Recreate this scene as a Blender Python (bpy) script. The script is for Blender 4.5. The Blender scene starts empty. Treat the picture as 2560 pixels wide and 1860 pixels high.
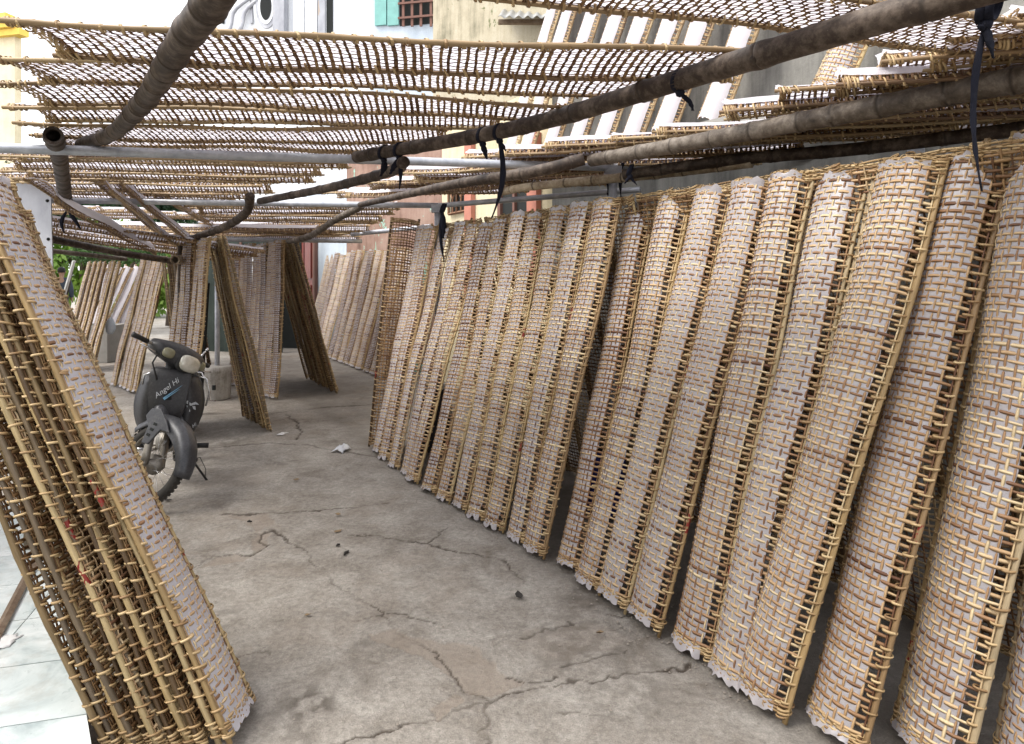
import bpy, bmesh, math, random
import numpy as np
from mathutils import Vector, Matrix

# ---------------------------------------------------------------- camera, light, exposure
SC = bpy.context.scene
COL = SC.collection
F, UC, VH, H = 1700.0, 1280.0, 685.0, 1.6          # focal length and horizon of the photograph, eye height
cam = bpy.data.cameras.new('camera')
cam.sensor_width = 36.0
cam.lens = 36.0 * F / 2560.0
cam.shift_y = -(930.0 - VH) / 2560.0
cam.clip_start = 0.05
cam.clip_end = 500.0
camo = bpy.data.objects.new('camera', cam)
camo.location = (0, 0, H)
camo.rotation_euler = (math.radians(90), 0, 0)
COL.objects.link(camo)
SC.camera = camo

SUN_EL, SUN_AZ = math.radians(56), math.radians(-112)      # azimuth measured from +Y towards +X
world = bpy.data.worlds.new('World')
SC.world = world
world.use_nodes = True
wn = world.node_tree
wn.nodes.clear()
sky = wn.nodes.new('ShaderNodeTexSky')
sky.sky_type = 'NISHITA'
sky.sun_disc = False
sky.sun_elevation = SUN_EL
sky.sun_rotation = SUN_AZ
sky.air_density = 1.0
sky.dust_density = 3.0
mixw = wn.nodes.new('ShaderNodeMix')
mixw.data_type = 'RGBA'
mixw.inputs['Factor'].default_value = 0.75                 # bright even cloud cover over the blue
mixw.inputs['B'].default_value = (13.0, 13.0, 13.3, 1)
bgn = wn.nodes.new('ShaderNodeBackground')
bgn.inputs['Strength'].default_value = 0.085
wo = wn.nodes.new('ShaderNodeOutputWorld')
wn.links.new(sky.outputs[0], mixw.inputs['A'])
wn.links.new(mixw.outputs['Result'], bgn.inputs['Color'])
wn.links.new(bgn.outputs[0], wo.inputs['Surface'])

sund = bpy.data.lights.new('sun', 'SUN')
sund.energy = 1.5
sund.angle = math.radians(26)
sund.color = (1.0, 0.95, 0.87)
suno = bpy.data.objects.new('sun', sund)
sdir = Vector((math.sin(SUN_AZ) * math.cos(SUN_EL), math.cos(SUN_AZ) * math.cos(SUN_EL), math.sin(SUN_EL)))
suno.rotation_euler = (-sdir).to_track_quat('-Z', 'Y').to_euler()
suno.location = (0, 0, 12)
COL.objects.link(suno)
SC.view_settings.view_transform = 'Standard'
SC.view_settings.look = 'None'
SC.view_settings.exposure = 1.42
SC.view_settings.gamma = 1.0

# ---------------------------------------------------------------- helpers
def P(u, v, Y):
    "a point of the place from photo coordinates and its distance"
    return Vector(((u - UC) * Y / F, Y, H + (VH - v) * Y / F))

def G(u, v, z=0.0):
    return P(u, v, F * (H - z) / (v - VH))

def Z(u, v, z):
    "a point above the horizon at a known height"
    return P(u, v, F * (z - H) / (VH - v))

def nmesh(name, verts, faces, mats, smooth=True, tone=None, mi=None):
    me = bpy.data.meshes.new(name)
    me.from_pydata([tuple(v) for v in verts] if not isinstance(verts, np.ndarray) else verts.tolist(), [],
                   faces.tolist() if isinstance(faces, np.ndarray) else faces)
    for m in (mats if isinstance(mats, (list, tuple)) else [mats]):
        me.materials.append(m)
    if smooth:
        me.polygons.foreach_set('use_smooth', [True] * len(me.polygons))
    if mi is not None:
        me.polygons.foreach_set('material_index', mi)
    if tone is not None:
        a = me.attributes.new('tone', 'FLOAT', 'POINT')
        a.data.foreach_set('value', np.asarray(tone, dtype=np.float32))
    me.update()
    return me

def ob(name, me, parent=None, kind=None, label=None):
    o = bpy.data.objects.new(name, me)
    COL.objects.link(o)
    if parent is not None:
        o.parent = parent
    if kind:
        o['kind'] = kind
    if label:
        o['label'] = label
    return o

def tag(o, label, cat, group=None):
    o['label'] = label
    o['category'] = cat
    if group:
        o['group'] = group
    return o

def thing(name, label, cat, loc=(0, 0, 0), group=None, rot=None, matrix=None):
    o = bpy.data.objects.new(name, None)
    COL.objects.link(o)
    o.empty_display_size = 0.05
    if matrix is not None:
        o.matrix_world = matrix
    else:
        o.location = loc
        if rot:
            o.rotation_euler = rot
    return tag(o, label, cat, group)

class MB:
    "collects shapes, then becomes one mesh"
    def __init__(s):
        s.v, s.f, s.t, s.mi = [], [], [], []
    def add(s, v, f, tone=0.5, mi=0):
        b = len(s.v)
        v = [tuple(x) for x in v]
        s.v += v
        s.f += [tuple(i + b for i in q) for q in f]
        s.t += [tone] * len(v)
        s.mi += [mi] * len(f)
        return s
    def box(s, c, h, rot=None, tone=0.5, mi=0, taper=1.0):
        vs = []
        for z in (-1, 1):
            k = taper if z > 0 else 1.0
            for x, y in ((-1, -1), (1, -1), (1, 1), (-1, 1)):
                p = Vector((x * h[0] * k, y * h[1] * k, z * h[2]))
                if rot is not None:
                    p = rot @ p
                vs.append(Vector(c) + p)
        s.add(vs, [(3, 2, 1, 0), (4, 5, 6, 7), (0, 1, 5, 4), (1, 2, 6, 5), (2, 3, 7, 6), (3, 0, 4, 7)], tone, mi)
        return s
    def tube(s, pts, rad, n=8, caps=True, tone=0.5, mi=0, flat=1.0, up=None):
        pts = [Vector(p) for p in pts]
        if not isinstance(rad, (list, tuple)):
            rad = [rad] * len(pts)
        base = len(s.v)
        nrm = None
        vs = []
        for i, p in enumerate(pts):
            t = (pts[min(i + 1, len(pts) - 1)] - pts[max(i - 1, 0)])
            t = t.normalized() if t.length > 1e-9 else Vector((0, 0, 1))
            if nrm is None:
                r = Vector(up) if up is not None else (Vector((0, 0, 1)) if abs(t.z) < 0.9 else Vector((1, 0, 0)))
                nrm = (r - t * r.dot(t)).normalized()
            else:
                nrm = (nrm - t * nrm.dot(t)).normalized()
            b = t.cross(nrm)
            for k in range(n):
                a = 2 * math.pi * k / n
                vs.append(p + (nrm * math.cos(a) * flat + b * math.sin(a)) * rad[i])
        fs = []
        for i in range(len(pts) - 1):
            for k in range(n):
                k2 = (k + 1) % n
                fs.append((i * n + k, i * n + k2, (i + 1) * n + k2, (i + 1) * n + k))
        if caps:
            fs.append(tuple(range(n - 1, -1, -1)))
            fs.append(tuple((len(pts) - 1) * n + k for k in range(n)))
        s.add(vs, fs, tone, mi)
        return s
    def lathe(s, prof, n=16, M=None, tone=0.5, mi=0):
        "profile of (radius, height) turned round z"
        vs, fs = [], []
        for r, z in prof:
            for k in range(n):
                a = 2 * math.pi * k / n
                p = Vector((r * math.cos(a), r * math.sin(a), z))
                vs.append(M @ p if M is not None else p)
        for i in range(len(prof) - 1):
            for k in range(n):
                k2 = (k + 1) % n
                fs.append((i * n + k, i * n + k2, (i + 1) * n + k2, (i + 1) * n + k))
        s.add(vs, fs, tone, mi)
        return s
    def loft(s, rings, caps=True, tone=0.5, mi=0, closed=True):
        n = len(rings[0])
        vs = [p for r in rings for p in r]
        fs = []
        for i in range(len(rings) - 1):
            for k in range(n if closed else n - 1):
                k2 = (k + 1) % n
                fs.append((i * n + k, i * n + k2, (i + 1) * n + k2, (i + 1) * n + k))
        if caps:
            fs.append(tuple(range(n - 1, -1, -1)))
            fs.append(tuple((len(rings) - 1) * n + k for k in range(n)))
        s.add(vs, fs, tone, mi)
        return s
    def mesh(s, name, mats, smooth=True):
        return nmesh(name, s.v, s.f, mats, smooth, s.t, s.mi if max(s.mi + [0]) > 0 else None)
    def build(s, name, mats, parent=None, kind=None, label=None, smooth=True, angle=None):
        me = s.mesh(name, mats, smooth)
        o = ob(name, me, parent, kind, label)
        if angle is not None:
            me.set_sharp_from_angle(angle=math.radians(angle))
        return o

def bevel(o, w=0.004, seg=2, ang=40):
    m = o.modifiers.new('bevel', 'BEVEL')
    m.width = w
    m.segments = seg
    m.limit_method = 'ANGLE'
    m.angle_limit = math.radians(ang)
    return o

# value noise in numpy
def vnoise(x, y, seed=0):
    r = np.random.RandomState(seed)
    t = r.rand(256, 256)
    xi, yi = np.floor(x).astype(int), np.floor(y).astype(int)
    fx, fy = x - xi, y - yi
    fx, fy = fx * fx * (3 - 2 * fx), fy * fy * (3 - 2 * fy)
    g = lambda a, b: t[a % 256, b % 256]
    return (g(xi, yi) * (1 - fx) + g(xi + 1, yi) * fx) * (1 - fy) + (g(xi, yi + 1) * (1 - fx) + g(xi + 1, yi + 1) * fx) * fy

def fbm(x, y, seed=0, o=4):
    s, a, n = 0, 0.5, 0
    for k in range(o):
        s = s + a * vnoise(x * 2 ** k, y * 2 ** k, seed + k)
        n += a
        a *= 0.5
    return s / n

# ---------------------------------------------------------------- materials
class NT:
    def __init__(s, name):
        s.m = bpy.data.materials.new(name)
        s.m.use_nodes = True
        s.t = s.m.node_tree
        s.t.nodes.clear()
        s.out = s.t.nodes.new('ShaderNodeOutputMaterial')
    def n(s, typ, ins=None, **kw):
        nd = s.t.nodes.new('ShaderNode' + typ)
        for k, v in kw.items():
            setattr(nd, k, v)
        for k, v in (ins or {}).items():
            s.set(nd.inputs[k], v)
        return nd
    def set(s, sock, v):
        if isinstance(v, bpy.types.NodeSocket):
            s.t.links.new(v, sock)
        elif isinstance(v, bpy.types.Node):
            s.t.links.new(v.outputs[0], sock)
        else:
            if isinstance(v, (tuple, list)) and len(v) == 3 and sock.type == 'RGBA':
                v = (*v, 1)
            sock.default_value = v
    def math(s, op, a, b=0.0, c=None, clamp=False):
        nd = s.t.nodes.new('ShaderNodeMath')
        nd.operation = op
        nd.use_clamp = clamp
        s.set(nd.inputs[0], a)
        s.set(nd.inputs[1], b)
        if c is not None:
            s.set(nd.inputs[2], c)
        return nd.outputs[0]
    def mix(s, f, a, b, mode='MIX'):
        nd = s.t.nodes.new('ShaderNodeMix')
        nd.data_type = 'RGBA'
        nd.blend_type = mode
        s.set(nd.inputs['Factor'], f)
        s.set(nd.inputs['A'], a)
        s.set(nd.inputs['B'], b)
        return nd.outputs['Result']
    def ramp(s, f, stops):
        nd = s.t.nodes.new('ShaderNodeValToRGB')
        s.set(nd.inputs[0], f)
        e = nd.color_ramp.elements
        while len(e) < len(stops):
            e.new(0.5)
        for k, (p, c) in enumerate(stops):
            e[k].position = p
            e[k].color = (*c, 1) if len(c) == 3 else c
        return nd.outputs[0]
    def noise(s, scale=5.0, detail=4.0, rough=0.55, vec=None, dist=0.0, fac=True):
        nd = s.n('TexNoise', {'Scale': scale, 'Detail': detail, 'Roughness': rough, 'Distortion': dist})
        if vec is not None:
            s.set(nd.inputs['Vector'], vec)
        return nd.outputs['Fac' if fac else 'Color']
    def vec(s, src='Object', scale=(1, 1, 1), loc=(0, 0, 0), add=None):
        tc = s.n('TexCoord')
        v = tc.outputs[src]
        if add is not None:
            va = s.n('VectorMath', operation='ADD')
            s.set(va.inputs[0], v)
            s.set(va.inputs[1], add)
            v = va.outputs[0]
        mp = s.n('Mapping', {'Scale': scale, 'Location': loc})
        s.set(mp.inputs['Vector'], v)
        return mp.outputs[0]
    def bump(s, h, strength=0.3, dist=0.01):
        return s.n('Bump', {'Height': h, 'Strength': strength, 'Distance': dist}).outputs[0]
    def pbr(s, col, rough=0.6, metal=0.0, bump=None, spec=0.5, extra=None):
        b = s.n('BsdfPrincipled', {'Base Color': col, 'Roughness': rough, 'Metallic': metal, 'Specular IOR Level': spec})
        if bump is not None:
            s.set(b.inputs['Normal'], bump)
        for k, v in (extra or {}).items():
            s.set(b.inputs[k], v)
        s.t.links.new(b.outputs[0], s.out.inputs['Surface'])
        return b
    def done(s):
        return s.m

def simple(name, col, rough=0.6, metal=0.0, var=0.25, scale=8.0, bumps=0.15, spec=0.4):
    t = NT(name)
    n = t.noise(scale, 5, 0.6, t.vec())
    n2 = t.noise(scale * 9, 3, 0.6, t.vec())
    k = t.math('MULTIPLY_ADD', n, 2 * var, 1 - var)
    c = t.mix(1.0, col, t.n('CombineColor', {0: k, 1: k, 2: k}).outputs[0], 'MULTIPLY')
    t.pbr(c, rough, metal, t.bump(n2, bumps, 0.004), spec)
    return t.done()

def strip_mat(name, stops, transl=0.0):
    t = NT(name)
    at = t.n('Attribute', attribute_name='tone')
    oi = t.n('ObjectInfo')
    v = t.math('FRACT', t.math('ADD', at.outputs['Fac'], t.math('MULTIPLY', oi.outputs['Random'], 3.7)))
    c = t.ramp(v, stops)
    n = t.noise(60, 3, 0.6, t.vec(scale=(1, 1, 1)))
    n2 = t.noise(7, 3, 0.6, t.vec(add=oi.outputs['Random']))
    k = t.math('ADD', t.math('MULTIPLY_ADD', n, 0.5, 0.5), t.math('MULTIPLY', n2, 0.5))
    c = t.mix(1.0, c, t.n('CombineColor', {0: k, 1: t.math('MULTIPLY_ADD', k, 1.05, -0.06), 2: t.math('MULTIPLY_ADD', k, 1.1, -0.12)}).outputs[0], 'MULTIPLY')
    t.pbr(c, 0.5, 0, t.bump(n, 0.25, 0.002), 0.35)
    return t.done()

M = {}
M['strip'] = strip_mat('bamboo_strip', [(0, (.15, .075, .042)), (.10, (.29, .165, .088)), (.35, (.42, .275, .15)), (.7, (.53, .38, .22)), (1, (.62, .50, .31))])
M['strip_brown'] = strip_mat('dark_bamboo_strip', [(0, (.09, .042, .018)), (.3, (.17, .09, .04)), (.7, (.25, .145, .065)), (1, (.34, .22, .105))])
M['strip_mid'] = strip_mat('browner_bamboo_strip', [(0, (.12, .055, .03)), (.2, (.24, .13, .065)), (.6, (.37, .23, .12)), (1, (.50, .36, .20))])
M['lash'] = strip_mat('lashing_cane', [(0, (.24, .145, .07)), (.4, (.38, .26, .13)), (1, (.52, .39, .215))])

def rail_mat(name, stops, red=True):
    t = NT(name)
    oi = t.n('ObjectInfo')
    r = oi.outputs['Random']
    c = t.ramp(r, stops)
    st = t.noise(30, 5, 0.65, t.vec(scale=(6, .35, 6), add=r))
    blot = t.noise(9, 4, 0.65, t.vec(scale=(1, .6, 1), add=t.math('MULTIPLY', r, 9.0)))
    k = t.math('MULTIPLY', t.math('MULTIPLY_ADD', st, 0.9, 0.55), t.math('MULTIPLY_ADD', blot, 1.0, 0.45))
    c = t.mix(1.0, c, t.n('CombineColor', {0: k, 1: k, 2: k}).outputs[0], 'MULTIPLY')
    if red:                                      # workshop mark daubed in red paint on part of the rails
        y = t.n('SeparateXYZ', {0: t.vec()}).outputs[1]
        r7 = t.math('FRACT', t.math('MULTIPLY', r, 7.3))
        pos = t.math('MULTIPLY_ADD', r7, 1.3, 0.25)
        d = t.math('ABSOLUTE', t.math('SUBTRACT', y, pos))
        m = t.math('LESS_THAN', d, t.math('MULTIPLY_ADD', blot, 0.11, -0.016))
        m2 = t.math('GREATER_THAN', t.noise(55, 2, 0.5, t.vec(scale=(1, .6, 1), add=r)), 0.5)
        m3 = t.math('GREATER_THAN', t.math('FRACT', t.math('MULTIPLY', r, 17.7)), 0.6)
        c = t.mix(t.math('MULTIPLY', t.math('MULTIPLY', m, m2), m3), c, (.20, .022, .016))
    t.pbr(c, 0.5, 0, t.bump(st, 0.35, 0.002), 0.35)
    return t.done()
M['rail'] = rail_mat('mat_rail_bamboo', [(0, (.21, .13, .065)), (.3, (.34, .235, .11)), (.7, (.43, .325, .165)), (1, (.34, .27, .18))])
M['rail_plain'] = rail_mat('mat_rail_plain', [(0, (.15, .09, .05)), (.4, (.27, .18, .095)), (1, (.40, .30, .17))], False)
M['rail_old'] = rail_mat('mat_rail_old', [(0, (.07, .042, .022)), (.35, (.14, .09, .045)), (.7, (.235, .165, .08)), (1, (.12, .092, .066))])

def paper_mat(name, col, tr=0.45, back=(.75, .72, .8)):
    t = NT(name)
    n = t.noise(16, 4, 0.6, t.vec())
    oi = t.n('ObjectInfo')
    k = t.math('MULTIPLY_ADD', n, 0.16, 0.86)
    c = t.mix(1.0, col, t.n('CombineColor', {0: k, 1: k, 2: k}).outputs[0], 'MULTIPLY')
    stain_tone = t.math('MULTIPLY', t.math('GREATER_THAN', t.noise(34, 4, 0.7, t.vec(add=oi.outputs['Random'])), 0.66), 0.35)
    c = t.mix(stain_tone, c, (.5, .43, .38))
    bmp = t.bump(t.noise(130, 4, 0.65, t.vec()), 0.4, 0.003)
    d = t.n('BsdfDiffuse', {'Color': c, 'Normal': bmp})
    g = t.n('BsdfGlossy', {'Color': (1, 1, 1), 'Roughness': 0.35, 'Normal': bmp})
    tr_ = t.n('BsdfTranslucent', {'Color': back, 'Normal': bmp})
    m1 = t.n('MixShader', {0: tr, 1: d.outputs[0], 2: tr_.outputs[0]})
    m2 = t.n('MixShader', {0: 0.06, 1: m1.outputs[0], 2: g.outputs[0]})
    t.t.links.new(m2.outputs[0], t.out.inputs['Surface'])
    return t.done()
M['paper'] = paper_mat('rice_paper', (.43, .405, .425), 0.2)
M['paper_white'] = paper_mat('bright_rice_paper', (.62, .60, .64), 0.25)
M['paper_thin'] = paper_mat('thin_rice_paper', (.80, .78, .84), 0.5, (.93, .90, .97))

def pole_mat(name, c0, c1, c2, node=None):
    t = NT(name)
    oi = t.n('ObjectInfo')
    v = t.vec(add=oi.outputs['Random'])
    n = t.noise(3.0, 6, 0.68, v)
    n2 = t.noise(22, 5, 0.7, v)
    f = t.math('MULTIPLY_ADD', n2, 0.6, t.math('MULTIPLY', n, 0.5))
    c = t.ramp(f, [(.38, c0), (.53, c1), (.68, c2)])
    sp = t.math('GREATER_THAN', t.noise(90, 2, 0.5, v), 0.73)
    c = t.mix(t.math('MULTIPLY', sp, 0.6), c, c2)
    at = t.n('Attribute', attribute_name='tone')
    c = t.mix(t.math('MULTIPLY', at.outputs['Fac'], 0.75), c, (.035, .026, .02))
    t.pbr(c, 0.6, 0, t.bump(t.math('ADD', n2, t.math('MULTIPLY', n, .6)), 0.45, 0.004), 0.3)
    return t.done()
M['bamboo_dark'] = pole_mat('dark_weathered_bamboo', (.014, .009, .007), (.042, .028, .020), (.13, .10, .078))
M['bamboo_grey'] = pole_mat('grey_weathered_bamboo', (.03, .022, .016), (.085, .066, .05), (.19, .16, .13))
M['bamboo_tan'] = pole_mat('tan_bamboo', (.13, .085, .05), (.30, .23, .155), (.5, .42, .31))

t = NT('galvanised_pipe')
n = t.noise(14, 5, 0.65, t.vec())
c = t.ramp(n, [(.3, (.30, .315, .35)), (.55, (.44, .455, .49)), (.8, (.60, .61, .63))])
rust = t.math('GREATER_THAN', t.noise(11, 5, 0.7, t.vec(loc=(3, 1, 7))), 0.72)
c = t.mix(rust, c, (.28, .12, .05))
t.pbr(c, 0.42, 0.35, t.bump(n, 0.15, 0.003), 0.5)
M['pipe'] = t.done()
M['cloth'] = simple('black_cloth', (.014, .015, .024), 0.9, 0, .35, 30, .6, .15)

# concrete yard
t = NT('yard_concrete')
vo = t.vec()
big = t.noise(1.1, 5, 0.6, vo)
mid = t.noise(4.5, 7, 0.7, vo, 0.6)
fine = t.noise(38, 6, 0.75, vo)
grit = t.noise(170, 3, 0.7, vo)
c = t.ramp(t.math('MULTIPLY_ADD', mid, 0.6, t.math('MULTIPLY', big, 0.45)), [(.36, (.155, .133, .11)), (.47, (.235, .213, .187)), (.60, (.312, .29, .26)), (.75, (.395, .372, .34))])
k = t.math('MULTIPLY', t.math('MULTIPLY_ADD', fine, 1.6, 0.2), t.math('MULTIPLY_ADD', grit, 1.0, 0.5))
c = t.mix(1.0, c, t.n('CombineColor', {0: k, 1: k, 2: k}).outputs[0], 'MULTIPLY')
spots = t.ramp(t.noise(75, 3, 0.6, vo), [(.66, (0, 0, 0)), (.72, (1, 1, 1))])
c = t.mix(t.math('MULTIPLY', spots, 0.45), c, (.10, .08, .065))
pale = t.ramp(t.noise(52, 4, 0.7, t.vec(loc=(5, 2, 0))), [(.66, (0, 0, 0)), (.73, (1, 1, 1))])
c = t.mix(t.math('MULTIPLY', pale, 0.35), c, (.52, .50, .47))
for an, cc, s in (('stain_tone', (.085, .072, .06), .8), ('spall', (.25, .205, .165), .5), ('crack', (.045, .033, .024), .92)):
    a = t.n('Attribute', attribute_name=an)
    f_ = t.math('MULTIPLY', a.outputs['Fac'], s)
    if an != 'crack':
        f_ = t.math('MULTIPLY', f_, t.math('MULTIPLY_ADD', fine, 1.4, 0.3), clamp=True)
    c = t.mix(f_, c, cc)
hb = t.math('ADD', t.math('MULTIPLY', fine, 0.7), t.math('MULTIPLY', mid, 0.9))
t.pbr(c, 0.82, 0, t.bump(t.math('ADD', hb, t.math('MULTIPLY', grit, .35)), 0.8, 0.016), 0.25)
M['ground'] = t.done()

def wall_mat(name, cols, streak=0.5, sc=1.2, patch=None, patch_t=0.6):
    t = NT(name)
    v = t.vec()
    a = t.noise(sc, 6, 0.62, v)
    s = t.noise(sc * 5, 6, 0.7, t.vec(scale=(1, 1, .09)))
    f = t.math('ADD', t.math('MULTIPLY', a, 1 - streak), t.math('MULTIPLY', s, streak))
    c = t.ramp(f, [(.33, cols[0]), (.48, cols[1]), (.68, cols[2])])
    fine = t.noise(40, 5, 0.7, v)
    k = t.math('MULTIPLY_ADD', fine, 0.4, 0.8)
    c = t.mix(1.0, c, t.n('CombineColor', {0: k, 1: k, 2: k}).outputs[0], 'MULTIPLY')
    if patch:
        pm = t.ramp(t.noise(2.6, 6, 0.7, t.vec(scale=(1, 1, .7), loc=(3, 4, 1)), 0.7), [(patch_t, (0, 0, 0)), (patch_t + .015, (1, 1, 1))])
        c = t.mix(pm, c, patch)
    t.pbr(c, 0.85, 0, t.bump(t.math('ADD', fine, a), 0.35, 0.01), 0.25)
    return t.done()
M['wall_grey'] = wall_mat('stained_grey_plaster', [(.05, .05, .046), (.17, .165, .15), (.31, .30, .27)], 0.55)
M['wall_moss'] = wall_mat('mossy_cream_plaster', [(.12, .115, .075), (.37, .33, .24), (.50, .46, .37)], 0.45, 1.2, (.14, .15, .075), .63)
M['wall_beige'] = wall_mat('beige_plaster', [(.40, .34, .21), (.56, .49, .33), (.64, .58, .42)], 0.35)
M['wall_brown'] = wall_mat('bare_brown_plaster', [(.10, .06, .045), (.24, .15, .115), (.36, .26, .21)], 0.35, 1.6, (.27, .50, .40), .61)
M['wall_blue'] = wall_mat('pale_blue_wall', [(.38, .44, .50), (.47, .53, .59), (.54, .60, .66)], 0.3)
M['wall_white'] = wall_mat('white_house_paint', [(.58, .6, .62), (.7, .72, .74), (.78, .79, .8)], 0.3)
M['wall_yellow'] = wall_mat('cream_house_paint', [(.55, .47, .3), (.66, .58, .4), (.72, .66, .5)], 0.3)
M['wall_shed'] = wall_mat('dark_green_shed', [(.012, .016, .014), (.026, .036, .031), (.06, .075, .065)], 0.5, 1.5)
M['yellow'] = simple('yellow_cornice_paint', (.75, .52, .10), .7)
M['pink'] = simple('pink_pilaster_plaster', (.42, .17, .12), .8)
M['teal'] = simple('teal_shutter_paint', (.16, .36, .33), .6, 0, .3, 6)
M['lime'] = simple('lime_green_paint', (.25, .58, .18), .5)
M['rust'] = simple('rusty_bar_metal', (.16, .08, .06), .7, .2)
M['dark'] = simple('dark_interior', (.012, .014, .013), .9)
M['door'] = simple('red_lacquered_door', (.16, .028, .018), .35, 0, .35, 5, .1, .5)
M['brown_vent'] = simple('brown_vent_block', (.17, .085, .045), .85)
M['tin'] = simple('dull_corrugated_tin', (.27, .27, .26), .6, .3, .4, 5)
M['white_trim'] = simple('white_trim', (.78, .8, .82), .6)
t = NT('zinc_sheet')
n = t.noise(4, 6, .65, t.vec(scale=(1, 1, .5)))
c = t.ramp(n, [(.3, (.25, .255, .28)), (.55, (.36, .365, .39)), (.75, (.46, .465, .48))])
pm = t.ramp(t.noise(5, 5, .7, t.vec(scale=(1, 1, .35), loc=(1, 5, 2))), [(.64, (0, 0, 0)), (.66, (1, 1, 1))])
c = t.mix(t.math('MULTIPLY', pm, .7), c, (.36, .26, .17))
t.pbr(c, .45, .25, t.bump(n, .2, .006))
M['zinc'] = t.done()

t = NT('marble_tile')
v = t.vec(add=t.math('MULTIPLY', t.n('ObjectInfo').outputs['Random'], 7.0))
n = t.noise(2.6, 6, .62, v, 1.6)
c = t.ramp(n, [(.32, (.30, .36, .37)), (.45, (.50, .56, .56)), (.6, (.66, .70, .70)), (.8, (.74, .76, .76))])
dirt = t.noise(9, 6, .7, t.vec(loc=(2, 3, 0)))
c = t.mix(t.ramp(dirt, [(.52, (0, 0, 0)), (.75, (.5, .5, .5))]), c, (.34, .31, .26))
t.pbr(c, t.math('MULTIPLY_ADD', dirt, .4, .12), 0, t.bump(dirt, .05, .002), .5)
M['tile'] = t.done()
M['edge'] = simple('raw_concrete_edge', (.26, .25, .23), .9)
M['wood'] = pole_mat('old_batten_wood', (.10, .06, .035), (.22, .15, .1), (.33, .25, .18))
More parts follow.
